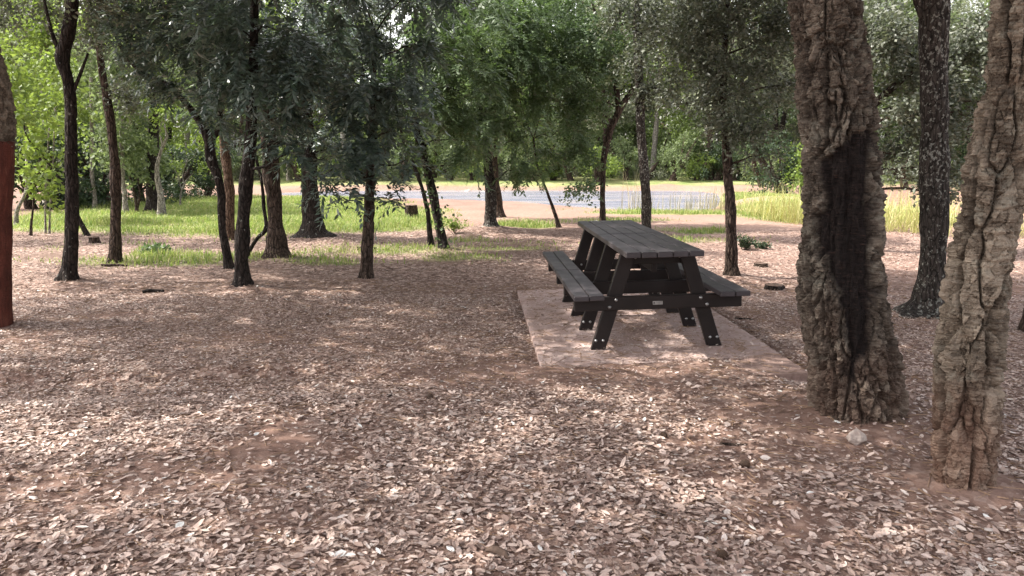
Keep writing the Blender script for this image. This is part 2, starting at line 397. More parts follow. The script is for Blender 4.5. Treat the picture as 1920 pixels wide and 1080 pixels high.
def H(x, y):
    x = np.asarray(x, float); y = np.asarray(y, float)
    z = (fbm(x*.35, y*.35, s=3)-.5)*.10*sst(1, 6, y) + (fbm(x*2.2+5, y*2.2, s=9, o=3)-.5)*.035
    z = z*(1-.8*np.exp(-(((x-1.15)/1.6)**2+((y-6.8)/2.4)**2)**2))
    for (mx, my, r, h) in MOUNDS:
        z = z + h*np.exp(-((x-mx)**2+(y-my)**2)/(r*r))
    sd = poly_sd(x, y, POND)
    z = z*sst(-.3, 1.2, sd) - .35*sst(.7, -.9, sd)
    z = z + .22*sst(0, 4, y-34.6)*sst(90, 60, y) + 1.2*sst(45, 90, y)
    lx, ly = slab_local(x, y)
    near = sst(-.30, -.50, ly+.35*(fbm(x*2.5, y*2.5, s=68)-.5))*sst(-1.2, -.85, ly)*sst(.78, .35, lx+.25*(fbm(x*2, y*2, s=66)-.5))
    ins = sst(SLX0-.12, SLX0+.02, lx)*sst(SLX1+.12, SLX1-.02, lx)*sst(SLY0-.25, SLY0+.1, ly)*sst(SLY1+.15, SLY1, ly)
    z = z*(1-ins)-.05*ins
    top_ = -lx*math.sin(TILT)+.022+.016+(fbm(x*5, y*5, s=67)-.5)*.03
    z = z*(1-near)+top_*near
    return z
def Hs(x, y): return float(H(np.array([x]), np.array([y]))[0])
def gmask(x, y):
    nz = fbm(x*.55, y*.9, s=21)*1.0
    g = np.zeros_like(x)
    for (px, py, rx, ry, w) in [(300, 412, 4.2, 3.2, 1), (560, 408, 4.6, 4.6, 1.15), (720, 405, 2.6, 4.2, 1.1), (830, 395, 1.8, 3.6, .9), (440, 385, 5.5, 5., 1.05), (980, 424, .9, .8, .9), (1000, 395, 3, 1.2, .62), (1150, 415, 3.5, 1.5, .5), (1250, 432, 3, 1.2, .45), (1270, 399, 2.6, .75, 1.1), (1060, 392, 1.6, .8, .7), (1320, 436, .7, .6, .9),
                                (260, 450, 5, 2.2, .55), (760, 470, 2.0, 1.4, .5), (620, 470, 2.2, 1.2, .45), (80, 430, 3.5, 2.5, .6), (350, 485, 3.6, 1.8, .47), (620, 490, 2.4, 1.5, .47), (110, 465, 2.8, 2.0, .50), (800, 485, 1.8, 1.5, .46), (950, 460, 2., 1.8, .48), (1300, 450, 2.5, 1.6, .46), (290, 472, .5, .3, .9), (1450, 372, 4, 5, .9), (1620, 400, 4, 4, .9), (880, 452, .9, .5, .6)]:
        p = gp(px, py); g = np.maximum(g, w*(.65 if px < 270 else 1)*np.exp(-((x-p[0])/rx)**2-((y-p[1])/ry)**2))
    g = np.maximum(g, .85*sst(35.4, 37.2, y)); g = np.maximum(g, .35*sst(26, 30, np.abs(x)+y*.3))
    # worn bare path across the grass
    p = gp(900, 400); bare = np.exp(-((x-p[0])/2.6)**2-((y-p[1]-1)/3.0)**2)
    return np.clip(sst(.30, .66, g*(.35+nz*1.25)-.55*bare), 0, 1)
BARE = [(1230, 705, 1.6, .34, .85), (960, 700, .9, .42, .72), (200, 905, .9, .22, .8), (500, 975, .3, .12, .6), (430, 850, .7, .2, .5), (1560, 800, .75, .42, .95), (1480, 770, .6, .25, .85), (1800, 930, .5, .3, .75), (1640, 850, .5, .25, .7), (1330, 860, .45, .25, .4),
        (800, 640, 1.5, .6, .35), (1700, 770, .5, .3, .5), (690, 1070, .25, .08, .5)]
def lmask(x, y):
    b = fbm(x*.9+3, y*1.3, s=33); b2 = fbm(x*3.1, y*3.1, s=35)
    l = sst(.26, .50, b*.7+b2*.3+.04)
    for (px, py, rx, ry, w) in BARE:
        p = gp(px, py); l = l*(1-w*np.exp(-(((x-p[0])/rx)**2+((y-p[1])/ry)**2)**1.5))
    return np.clip(.10+.90*l, 0, 1)
def axis(lo, hi, c0, c1, d0, growth=1.10, extra=()):
    a = list(np.arange(c0, c1, d0)); s = d0; v = c1
    while v < hi: a.append(v); s = min(s*growth, 40); v += s
    a.append(hi); s = d0*growth; v = c0-s
    while v > lo: a.insert(0, v); s *= growth; v -= s
    a.insert(0, lo); return np.array(a)
xs = axis(-400, 400, -5, 5, .045, 1.028); ys = axis(-30, 600, 2, 9, .045, 1.018)
GX, GY = np.meshgrid(xs, ys)
GZ = H(GX, GY)
idx = np.arange(GX.size).reshape(GX.shape)
q = np.stack([idx[:-1, :-1], idx[:-1, 1:], idx[1:, 1:], idx[1:, :-1]], -1).reshape(-1, 4)
sdP = poly_sd(GX, GY, POND)
lit = lmask(GX, GY)*sst(19, 14, GY)
gm = gmask(GX, GY)
p_ = gp(900, 402)
red = np.maximum(np.exp(-((GX-p_[0]-1)/5)**2-((GY-p_[1])/2.6)**2)*.5, sst(1.6, .2, np.abs(sdP-.6))*np.where(GY > 30, .6, .2))
red = np.maximum(red, sst(33.5, 35, GY)*sst(37.5, 36, GY)*.8)
p_ = gp(1440, 385); red = np.maximum(red, np.exp(-((GX-p_[0])/1.6)**2-((GY-p_[1])/1.8)**2))
p_ = gp(1400, 415); red = np.maximum(red, .55*np.exp(-((GX-p_[0])/3.5)**2-((GY-p_[1])/2.6)**2))
go = mesh_np('ground', np.stack([GX, GY, GZ], -1).reshape(-1, 3), [q], M['ground'], attrs={'grass': gm.ravel(), 'litter': (lit*(1-gm*.6)).ravel(), 'redsoil': red.ravel(), 'dark_soil': (sst(7.5, 10, GY)*sst(16.5, 13, GY+.25*np.maximum(GX, 0))*sst(4.5, -1, GX-.0*GY)).ravel()})
tag(go, kind='structure')
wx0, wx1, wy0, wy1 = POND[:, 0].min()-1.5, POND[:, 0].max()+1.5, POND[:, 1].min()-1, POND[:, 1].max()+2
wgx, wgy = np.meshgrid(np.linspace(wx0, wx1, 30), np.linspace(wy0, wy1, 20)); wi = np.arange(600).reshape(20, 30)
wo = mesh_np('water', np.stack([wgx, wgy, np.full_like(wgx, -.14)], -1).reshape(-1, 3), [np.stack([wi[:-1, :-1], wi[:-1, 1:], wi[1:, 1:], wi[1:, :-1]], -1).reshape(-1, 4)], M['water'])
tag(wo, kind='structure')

# ------------------------------------------------------------------ slab and picnic table
sx, sy = np.meshgrid(np.linspace(SLX0, SLX1, 60), np.linspace(SLY0, SLY1, 110)); si = np.arange(sx.size).reshape(sx.shape)
Vt = to_world(sx.ravel(), sy.ravel(), np.zeros(sx.size))
mb = MB(); fq = np.stack([si[:-1, :-1], si[:-1, 1:], si[1:, 1:], si[1:, :-1]], -1).reshape(-1, 4)
rim = np.concatenate([si[0, :], si[1:, -1], si[-1, -2::-1], si[-2:0:-1, 0]])
R2 = Vt[rim].copy(); R2[:, 2] -= .12; k = len(Vt); m_ = len(rim)
rq = np.stack([rim, k+np.arange(m_), k+(np.arange(m_)+1) % m_, np.roll(rim, -1)], -1)
soil = np.concatenate([(.75*sst(-.30, -.52, sy-.25*(sx-.2)) + .5*np.exp(-((sx-.05)/.5)**2-((sy-.4)/.9)**2)).ravel(), np.full(m_, .3)])
so_ = mesh_np('concrete_slab', np.vstack([Vt, R2]), [np.vstack([fq, rq])], M['slab'], smooth=False, attrs={'soil': soil})
tag(so_, 'pinkish concrete slab partly dusted with soil under the picnic table', 'slab')

tr = empty('picnic_table', to_world(0., 0., 0.), 'dark brown slatted picnic table with attached benches standing on the concrete slab', 'picnic table')
tr.rotation_euler = (0, TILT, YAW)
W = .113; G = .0065
def boards(name, x0, n, y0, y1, ztop, th, seed):
    r = RS(seed)
    for i in range(n):
        mb = MB(); a = x0+i*(W+G*.5)+G*.25; dz = r.uniform(-.0015, .0015); dy = r.uniform(-.006, .006)
        box(mb, a, a+W-G*.5, y0+dy, y1-.004, ztop-th+dz, ztop+dz, .005)
        mb.build(name, M['board'], tr, smooth=False)
TT = .785; LT = W+G*.5
boards('tabletop_board', -2.5*LT, 5, -.25, 1.06, TT, .042, 1)
boards('tabletop_board', -2.5*LT, 5, 1.065, 2.43, TT, .042, 2)
BT = .462
for s in (-1, 1):
    x0 = -.665 if s < 0 else .665-2*LT
    boards('seat_board', x0, 2, -.19, 1.14, BT, .038, 3+s); boards('seat_board', x0, 2, 1.145, 2.5, BT, .038, 8+s)
FR = [0, .675, 1.255, 1.955]
def plank(mb, p0, p1, w, y0, y1, cut=True):
    (xa, za), (xb, zb) = p0, p1
    d = np.array([xb-xa, zb-za]); L = np.hypot(*d); hx = w/2/(d[1]/L)   # horizontal half width
    P = [(xa-hx, za), (xa+hx, za), (xb+hx, zb), (xb-hx, zb)]; b = .004
    V = []
    for (yy, ins) in ((y0, b), (y0+b, 0), (y1-b, 0), (y1, b)):
        for i, (x, z) in enumerate(P):
            V.append((x+(ins if i in (0, 3) else -ins), yy, z+(ins if i in (0, 1) else -ins)))
    q = []
    for l in range(3):
        for i in range(4): q.append((l*4+i, l*4+(i+1) % 4, l*4+4+(i+1) % 4, l*4+4+i))
    q += [(0, 3, 2, 1), (12, 13, 14, 15)]; mb.add(V, q)
def bolt(x, y, z, r=.0085, parent=None):
    mb = MB(); n = 10; V = []; q = []
    for k, (rr, dy) in enumerate(((1.35, .0), (1.35, -.002), (1, -.003), (1, -.007), (.6, -.010))):
        for i in range(n): V.append((x+r*rr*math.cos(2*PI*i/n), y+dy, z+r*rr*math.sin(2*PI*i/n)))
    for k in range(4):
        for i in range(n): q.append((k*n+i, k*n+(i+1) % n, (k+1)*n+(i+1) % n, (k+1)*n+i))
    V.append((x, y-.011, z)); t = [(4*n+i, 4*n+(i+1) % n, 5*n) for i in range(n)]
    mb.add(V, q, t); mb.build('bolt', M['steel'], parent or tr)
for fi, fy in enumerate(FR):
    for s in (-1, 1):
        mb = MB(); plank(mb, (s*.455, 0.004), (s*.225, TT-.046), .108, fy, fy+.045); leg = mb.build('leg', M['frame'], tr, smooth=False)
        for dx in (-.028, .028):
            bolt(s*.445+dx, fy, .075, parent=leg)
        if fi:
            for dz, dd in ((.34, 0), (.385, 0)): bolt(s*(.455-.23*(dz/.74))+(.02 if dz < .36 else -.02)*s, fy, dz, parent=leg)
    mb = MB(); side = -1 if fi < 3 else 1
    y0 = fy-.046 if side < 0 else fy+.046
    V0 = MB(); box(V0, -.645, .645, y0, y0+.045, .318, .4235, .006); beam = V0.build('cross_beam', M['frame'], tr, smooth=False)
    if fi == 0:
        for s in (-1, 1):
            bolt(s*.375, y0, .345, .010, beam); bolt(s*.325, y0, .398, .010, beam)
        pb = MB(); box(pb, -.045, .032, y0-.003, y0-.0004, .354, .382, .001); pl = pb.build('nameplate', M['steel'], beam, smooth=False)
        ib = MB()
        box(ib, -.040, -.028, y0-.0042, y0-.0032, .362, .375, .0003); box(ib, -.031, -.024, y0-.0042, y0-.0032, .366, .369, .0003)
        for kx, wd in ((-.019, .009), (-.008, .006), (.0, .010), (.012, .007), (.021, .006)): box(ib, kx, kx+wd, y0-.0042, y0-.0032, .3715, .3745, .0003)
        for kx, wd in ((-.018, .012), (-.003, .014), (.013, .010)): box(ib, kx, kx+wd, y0-.0042, y0-.0032, .3605, .3625, .0003)
        ib.build('lettering', M['ink'], pl, smooth=False)
    cb = MB(); box(cb, -.27, .27, fy+.047, fy+.09, TT-.130, TT-.046, .005); cb.build('top_cleat', M['frame'], tr, smooth=False)
    for s in (-1, 1): bolt(s*.17, fy-.0, TT-.07, .009)
mb = MB(); box(mb, -.022, .022, .10, 1.95, TT-.20, TT-.133, .005)
mb.build('long_brace', M['frame'], tr, smooth=False)

# ------------------------------------------------------------------ leaves
def quad_leaf(b, d, up, l, w):
    """arrays -> (n,4,3)"""
    d = d/(np.linalg.norm(d, axis=-1, keepdims=True)+1e-9)
    s = np.cross(d, up); s /= (np.linalg.norm(s, axis=-1, keepdims=True)+1e-9)
    l = np.asarray(l)[..., None]; w = np.asarray(w)[..., None]
    return np.stack([b, b+d*l*.45+s*w*.5, b+d*l, b+d*l*.45-s*w*.5], -2)
def proto(kind, r):
    if kind == 'ash':
        n = 22; L = .34; l, w = .086, .029
    elif kind == 'oak':
        n = 24; L = .26; l, w = .050, .027
    elif kind == 'broad':
        n = 22; L = .45; l, w = .11, .065
    elif kind == 'bigoak':
        n = 20; L = .40; l, w = .09, .052
    else:
        n = 26; L = .75; l, w = .19, .10
    t = (np.arange(n)+.5)/n
    curve = np.stack([t*L, np.sin(t*2+r.rand()*6)*.03, -.35*L*t*t], -1)
    if kind != 'ash': curve = curve+r.normal(0, .10*L, (n, 3))
    side = np.where(np.arange(n) % 2 == 0, 1., -1.)
    if kind == 'ash':
        d = np.stack([.75+r.normal(0, .15, n), side*(.75+r.normal(0, .2, n)), -.25+r.normal(0, .28, n)], -1)
        up = np.stack([r.normal(0, .25, n), r.normal(0, .3, n), np.ones(n)], -1)
    else:
        d = np.stack([.5+r.normal(0, .6, n), r.normal(0, .8, n), r.normal(-.15, .5, n)], -1)
        up = r.normal(0, .6, (n, 3)); up[:, 2] += .7
    return quad_leaf(curve, d, up, l*r.uniform(.7, 1.15, n), w*r.uniform(.8, 1.15, n)), curve
PRO = {k: [proto(k, RS(i*7+3)) for i in range(6)] for k in ('ash', 'oak', 'broad', 'far', 'bigoak')}
NLEAF = {'ash': (22, .086*.029*.5), 'oak': (24, .05*.027*.5), 'broad': (22, .11*.065*.5), 'far': (26, .19*.10*.5), 'bigoak': (20, .09*.052*.5)}
def stamp(kind, cen, yaw, pitch, scale, r):
    out = []; which = r.randint(0, 6, len(cen))
    for k in range(6):
        m = which == k
        if not m.any(): continue
        P = PRO[kind][k][0].reshape(-1, 3)
        cy, sy_ = np.cos(yaw[m]), np.sin(yaw[m]); cp_, sp_ = np.cos(pitch[m]), np.sin(pitch[m])
        Rm = np.zeros((m.sum(), 3, 3))
        Rm[:, 0, 0] = cy*cp_; Rm[:, 0, 1] = -sy_; Rm[:, 0, 2] = cy*sp_
        Rm[:, 1, 0] = sy_*cp_; Rm[:, 1, 1] = cy; Rm[:, 1, 2] = sy_*sp_
        Rm[:, 2, 0] = -sp_; Rm[:, 2, 2] = cp_
        V = np.einsum('nij,pj->npi', Rm, P)*scale[m][:, None, None]+cen[m][:, None, :]
        out.append(V.reshape(-1, 3))
    return np.concatenate(out) if out else np.zeros((0, 3))
PATCH = [(60, 800, .6, .34, 1), (460, 788, .85, .26, 1), (230, 815, .6, .30, .95), (760, 492, 1.3, .45, 1), (620, 548, 1.2, .35, .95), (350, 480, 1.4, .4, .8), (1150, 590, .35, .2, .7), (880, 545, .7, .3, .8), (1400, 470, .8, .5, .6), (1400, 690, .6, .25, .5)]
PATCHW = [(gp(a, b)[0], gp(a, b)[1], c, d, e) for a, b, c, d, e in PATCH]
def shade_keep(P, r):  # thins unseen leaf sprays so sun falls in chosen patches
    t = P[:, 2]/(-SD[2]); gx = P[:, 0]+SD[0]*t; gy = P[:, 1]+SD[1]*t
    k = np.ones(len(P))
    edge = 13.2+.6*(gx < 0)+(fbm(gx*.8, gy*.8, s=50)-.5)*3+np.maximum(0, gx-1)*-.12
    k *= np.where(gy > edge, .08, 1)
    nz = fbm(gx*.9, gy*1.6, s=52); k *= np.where((gy > 7.8) & (nz > .66), .25, 1)
    nz2 = fbm(gx*1.3+9, gy*2.6, s=54, o=3); k *= np.where((gy <= 7.8) & (nz2 > .82), .6, 1)
    for (a, b, c, d, e) in PATCHW:
        k *= 1-e*np.exp(-(((gx-a)/c)**2+((gy-b)/d)**2)**2)
    px, py = topix(P); inf = (py > -25) & (py < 1100) & (px > -80) & (px < 2000) & (P[:, 1] > .5)
    return (r.rand(len(P)) < k) | inf
def crown_pts(blobs, kind, lai, r, clump=.33, shade=True):
    """blobs: world (c(3), radii(3)) -> spray centres and directions"""
    cs, ds, subs = [], [], []
    nl, la = NLEAF[kind]
    for (c, rad) in blobs:
        c = np.array(c); rad = np.array(rad, float)
        area = PI*rad[0]*rad[2]; n = max(6, int(lai*area/(nl*la)))
        ns = max(3, int(n/11)); u = r.normal(0, 1, (ns, 3)); u /= np.linalg.norm(u, axis=1)[:, None]
        sc = c+u*rad*(r.rand(ns, 1)**.42)
        w = r.randint(0, ns, n); off = r.normal(0, 1, (n, 3))*clump*np.minimum(rad, rad.mean())*.55
        P = sc[w]+off; dv = P-c+r.normal(0, .35, (n, 3))*rad
        cs.append(P); ds.append(dv); subs.append((c, sc))
    P = np.concatenate(cs); D = np.concatenate(ds)
    if shade:
        m = shade_keep(P, r); P = P[m]; D = D[m]
    return P, D, subs
def leaves_from(P, D, kind, r, droop=.35, sc=1.):
    yaw = np.arctan2(D[:, 1], D[:, 0])+r.normal(0, .5, len(P)); pitch = r.normal(droop, .4, len(P))
    return stamp(kind, P, yaw, pitch, sc*r.uniform(.75, 1.2, len(P)), r)
def build_leaves(name, V, mat, parent, off):
    if not len(V): return
    V = V-np.asarray(off); q = np.arange(len(V)).reshape(-1, 4)
    return mesh_np(name, V, [q], mat, parent, smooth=False)

def disp_basic(amp, sx=18., sz=5., seed=0):
    def f(V, rr, P, dirs):
        a = fbm(V[..., 0]*sx, V[..., 1]*sx, V[..., 2]*sz, o=4, s=seed)-.5
        c = sst(0, .07, np.abs(fbm(V[..., 0]*sx*1.4, V[..., 1]*sx*1.4, V[..., 2]*sz*1.2, o=2, s=seed+8)-.5))-1
        b = fbm(V[..., 0]*4, V[..., 1]*4, V[..., 2]*3.5, o=2, s=seed+5)-.5
        return (a*amp*3+c*amp*.9+b*rr*.38)*np.minimum(1, rr/.05)
    return f
def limb_pts(a, b, r, bend=.18, n=5, sag=0):
    a = np.array(a); b = np.array(b); L = np.linalg.norm(b-a); t = np.linspace(0, 1, n)[:, None]
    P = a+(b-a)*t; P += np.sin(t*PI)*(r.normal(0, bend*L*.4, 3)+np.array([0, 0, sag*L])); P[1:-1] += r.normal(0, .035*L, (n-2, 3)); return P
ALLTREES = {}
def tree(name, label, path, base_y, mat, leafmat=None, kind='ash', blobs=(), lai=3.2, group=None, seed=1, segs=18, step=.05, amp=.008,
         forks=(), Y=None, top=None, leanY=0., shade_blobs=(), shade=True, droop=.2, cat='tree', clump=.27, lsc=1.12, sunk=.06, flare=1.06):
    """path: pixel points (x, y, width) from base up; blobs: (px,py,r_px[,dY,ry_m]); wblobs added above the view to shade the ground (world metres)"""
    r = RS(seed); base = gp(path[0][0], base_y) if Y is None else at(path[0][0], base_y, Y)
    Y0 = base[1]; hz = Hs(base[0], base[1])
    root = empty(name, (base[0], base[1], hz), label, cat, group); off = np.array([base[0], base[1], hz])
    def w2(p, k):   # depth drifts a little along the trunk
        yy = Y0+leanY*max(0, (base_y-p[1])/400.)
        q = at(p[0], p[1], yy); return q, p[2]/2/F*(yy*cp+abs(0))
    P, R = [], []
    for i, p in enumerate(path):
        q, rad = w2(p, i)
        if i == 0: q[2] = hz-sunk; rad *= flare
        P.append(q); R.append(rad)
    if top: 
        for (dx, dy, dz, rad) in top: P.append(P[-1]+np.array([dx, dy, dz])); R.append(rad)
    mb = MB(); P2, R2_ = catmull(P, R, step)
    # root flare
    hgt = P2[:, 2]-hz; R2_ = np.maximum(R2_-amp*1.1, R2_*.75); R2_ = R2_*(1+.16*np.exp(-np.maximum(hgt, 0)/.09)*(flare > 1.01))
    ph = r.uniform(0, 6.28, 3); d0 = disp_basic(amp, seed=seed)
    def dr(V, rr, Pc, dirs):
        a = np.arctan2(dirs[..., 1], dirs[..., 0]); hh = np.maximum(V[..., 2]-hz, 0)
        lob = .6*np.cos(3*a+ph[0])+.4*np.cos(5*a+ph[1])+.35*np.cos(2*a+ph[2])
        return d0(V, rr, Pc, dirs)+rr*(.08+.20*lob)*np.exp(-hh/(.5*rr+.03))*(1 if flare > 1.01 else 0)
    tube(mb, P2, R2_, segs, dr)
    P0 = P2; nodes = [(p, rr) for p, rr in zip(P2, R2_)]
    for fk in forks:
        fp = [w2(p, 0) for p in fk]; FP, FRr = catmull([x[0] for x in fp], [x[1] for x in fp], step)
        tube(mb, FP, FRr, max(6, segs-6), disp_basic(amp*.7, seed=seed+3)); nodes += [(p, rr) for p, rr in zip(FP[2:], FRr[2:])]
    wb = [(np.array(c), np.array(rd)) for c, rd in shade_blobs]
    for b in blobs:
        dY = b[3] if len(b) > 3 else -.25; yy = Y0+dY; rm = b[2]/F*yy
        wb.append((at(b[0], b[1], yy), (rm, (b[4] if len(b) > 4 else rm), rm*(b[5] if len(b) > 5 else .85))))
    if wb:
        Pp, D, subs = crown_pts(wb, kind, lai, r, clump, shade)
        NP = np.array([n[0] for n in nodes]); NR = np.array([n[1] for n in nodes])
        for (c, sc) in subs:
            d = np.linalg.norm(NP-c, axis=1)+np.maximum(0, NP[:, 2]-c[2]+.1)*1.5+(NP[:, 2] < hz+.9)*3
            k = int(np.argmin(d)); L = limb_pts(NP[k], c, r, .2, 5, .08); ra = min(NR[k]*.45, .008+.011*np.linalg.norm(c-NP[k]))
            LP, LR = catmull(L, np.linspace(ra, ra*.35, 5), .12); tube(mb, LP, LR, 6)
            for s_ in sc[::(1 if len(sc) < 40 else 2)]:
                k2 = int(np.argmin(np.linalg.norm(LP-s_, axis=1)+LR*0)); Q = limb_pts(LP[k2], s_, r, .25, 4, .05)
                tube(mb, *catmull(Q, np.linspace(min(LR[k2]*.6, .010), .0025, 4), .15), 4)
        crown = build_leaves('crown', leaves_from(Pp, D, kind, r, droop, lsc), leafmat, root, off)
    mb.build('trunk', mat, root, off=off)
    ALLTREES[label] = root
    return root

# ------------------------------------------------------------------ the two near cork oaks and the stripped one
CF = {}
def cork_disp(seed, amp, cs=1.0, plate=False):
    """wandering deep vertical fissures between plates of stacked, ragged horizontal flakes"""
    def f(V, rr, P, dirs):
        x, y, z = V[..., 0], V[..., 1], V[..., 2]
        wx = (fbm(x*7, y*7, z*5, o=3, s=seed)-.5)*.14; wz = (fbm(x*8, y*8, z*6, o=3, s=seed+2)-.5)*.12
        k = 11*cs
        d1, d2, idv = cell((x+wx)*k, (y+wx)*k, (z+wz)*k*.24, seed+10)
        crack = sst(.0, .15, d2-d1)
        e1, e2, id2 = cell((x+wx*.5)*20*cs, (y+wx*.5)*20*cs, (z+wz*.9)*23*cs, seed+20)
        g1, g2, id3 = cell((x+wx*.3)*42*cs, (y+wx*.3)*42*cs, (z+wz*.9)*62*cs, seed+25)
        fine = fbm(x*70, y*70, z*95, o=3, s=seed+40)
        big = fbm(x*6, y*6, z*2.6, o=3, s=seed+50)-.5
        rid = np.abs(fbm(x*9+wz*8, y*9, z*2.2, o=3, s=seed+60)-.5)
        if plate:
            p1, p2, ip = cell((x+wx*.9)*9.5, (y+wx*.9)*9.5, (z+wz*1.3)*2.6, seed+80)
            lay = fbm(x*5+ip*9, y*5, z*70, o=3, s=seed+81)
            h = (sst(0, .15, p2-p1)-1)*2.6+(ip-.5)*.9+(sst(0, .13, e2-e1)-1)*.45+(id2-.5)*.75+(id3-.5)*.35+(sst(.35, .65, lay)-.5)*.6+(fine-.5)*.35+big*1.6
            CF['f'] = .5*ip+.5*id2
            return h*amp
        CF['f'] = .35*idv+.4*id2+.25*id3
        h = (crack-1)*1.9 + (sst(0, .045, rid)-1)*1.0 + (idv-.5)*.8 + (id2-.5)*1.35 + (sst(0, .10, e2-e1)-1)*.5 + (id3-.5)*.6 + (fine-.5)*.5 + big*1.7
        return h*amp
    return f
def near_oak(name, label, edges, base_y, mat, seed, amp, segs, step, extra, shade_blobs, charf=None, cs=1.0, Yoff=.15, lowred=.0, top=()):
    r = RS(seed)
    # edges: (y, left, right)
    Y0 = gp((edges[-1][1]+edges[-1][2])/2, base_y)[1]+Yoff
    base = at((edges[-1][1]+edges[-1][2])/2, base_y, Y0); hz = Hs(base[0], Y0); off = np.array([base[0], Y0, hz])
    root = empty(name, off, label, 'tree')
    P, R = [], []
    for (y, l, rt) in reversed(edges):
        P.append(at((l+rt)/2, y, Y0)); R.append((rt-l)/2/F*(Y0*cp-(P[-1][2]-HC)*sp))
    P[0][2] = hz-.12
    for (dx, dy, dz, rad) in top: P.append(P[-1]+np.array([dx, dy, dz])); R.append(rad)
    P2, R2_ = catmull(P, R, step); R2_ = R2_-amp*.35
    mb = MB(); store = {}
    def disp(V, rr, Pc, dirs):
        d = cork_disp(seed, amp, cs, charf is None)(V, rr, Pc, dirs)
        if charf is not None:
            px, py = topix(V); front = dirs[..., 1] < .35
            c = charf(px, py, V)*front
            c = np.where(front, c, 0)
            vert = (fbm(V[..., 0]*30, V[..., 1]*30, V[..., 2]*4, o=4, s=seed+70)-.5)
            chip = (fbm(V[..., 0]*40, V[..., 1]*40, V[..., 2]*22, o=3, s=seed+71)-.5)
            d = d*(1-c)+c*(-.052+vert*.07+chip*.035)
            store['c'] = c
        return d
    V = tube(mb, P2, R2_, segs, disp, cap=True)
    nv = len(V); flk = CF['f'].ravel()
    for L, rad in extra:
        LP, LR = catmull(L, rad, .08); V = tube(mb, LP, LR, 12, disp_basic(.02, seed=seed)); nv += len(V)
    wb = [(np.array(c), np.array(rd)) for c, rd in shade_blobs]  # overhead crown parts out of view, laid out to shade the foreground
    Pp, D, subs = crown_pts(wb, 'bigoak', 4.6, r, .5, True)
    crown = build_leaves('crown', leaves_from(Pp, D, 'bigoak', r), M['oak'], root, off)
    tops = P2[-1]
    for (c, sc) in subs:
        L = limb_pts(tops, c, r, .15, 5, .02); LP, LR = catmull(L, np.linspace(.07, .02, 5), .15); V = tube(mb, LP, LR, 8); nv += len(V)
        for s_ in sc[::4]:
            k2 = int(np.argmin(np.linalg.norm(LP-s_, axis=1))); Q = limb_pts(LP[k2], s_, r, .2, 4)
            V = tube(mb, *catmull(Q, np.linspace(.014, .004, 4), .2), 4); nv += len(V)
    Vall = np.concatenate(mb.v)
    ch = np.zeros(len(Vall)); 
    if 'c' in store: cc = store['c'].ravel(); ch[:len(cc)] = cc
    fk_ = np.full(len(Vall), .5); fk_[:len(flk)] = flk
    lr = sst(.75, .1, Vall[:, 2]+(fbm(Vall[:, 0]*6, Vall[:, 1]*6, Vall[:, 2]*5, s=3)-.5)*.6)*lowred
    mb.build('trunk', mat, root, off=off, attrs={'char': ch, 'lowred': lr, 'flake': fk_}, smooth=False)
    return root
EA = [(-60, 1472, 1605), (0, 1480, 1612), (60, 1487, 1618), (120, 1494, 1627), (200, 1502, 1637), (280, 1508, 1646), (330, 1508, 1650), (400, 1505, 1649), (500, 1500, 1651), (560, 1499, 1658), (620, 1508, 1668), (680, 1518, 1682), (740, 1521, 1690), (790, 1516, 1702)]
def charA(px, py, V):
    n = (fbm(V[..., 0]*14, V[..., 1]*14, V[..., 2]*9, o=4, s=77)-.5)*85
    n2 = (fbm(V[..., 0]*3, V[..., 1]*3, V[..., 2]*3, o=3, s=78)-.5)*60
    lo = np.interp(py, [262, 300, 360, 430, 480, 560, 640, 700, 800], [1578, 1536, 1532, 1526, 1540, 1570, 1584, 1588, 1588])
    hi = np.interp(py, [240, 300, 400, 480, 560, 650, 690, 800], [1646, 1644, 1645, 1646, 1644, 1638, 1608, 1602])
    topl = np.interp(px, [1530, 1560, 1620, 1650], [290, 276, 245, 235])+n*.3
    return sst(-9, 9, px+n-lo)*sst(-9, 9, hi+n*.5+n2*.4-px)*sst(-2, 8, py-topl)*sst(760, 700, py)
YA = 4.4
near_oak('cork_oak', 'stout cork oak with a charred hollow down its trunk, right of the picnic table', EA, 786, M['cork'], 11, .020, 300, .0065, [],
         [((1.6, 4.6, 4.6), (1.7, 1.5, .6)), ((.0, 4.4, 4.9), (1.6, 1.5, .6)), ((2.6, 3.2, 4.7), (1.5, 1.4, .6)), ((.6, 6.2, 5.0), (1.8, 1.5, .6)), ((-1.4, 5.8, 5.2), (1.6, 1.5, .6)), ((.2, 2.6, 4.9), (1.6, 1.3, .6)), ((2.4, 6.4, 5.2), (1.6, 1.4, .6)), ((-1.0, 3.9, 5.4), (1.7, 1.5, .6)), ((-1.6, 7.6, 5.6), (1.8, 1.5, .6)), ((1.0, 5.6, 5.8), (1.9, 1.7, .6))],
         charA, 1.0, .03, .35, top=((-.12, .05, .6, .2), (-.1, .1, .7, .15)))
EB = [(-40, 1872, 1995), (0, 1866, 1985), (60, 1858, 1972), (120, 1850, 1962), (200, 1838, 1948), (250, 1827, 1938), (300, 1814, 1926), (350, 1803, 1916), (400, 1795, 1906), (450, 1787, 1898), (500, 1781, 1893), (560, 1772, 1887), (640, 1760, 1881), (700, 1755, 1876), (800, 1750, 1869), (860, 1750, 1863), (905, 1748, 1864)]
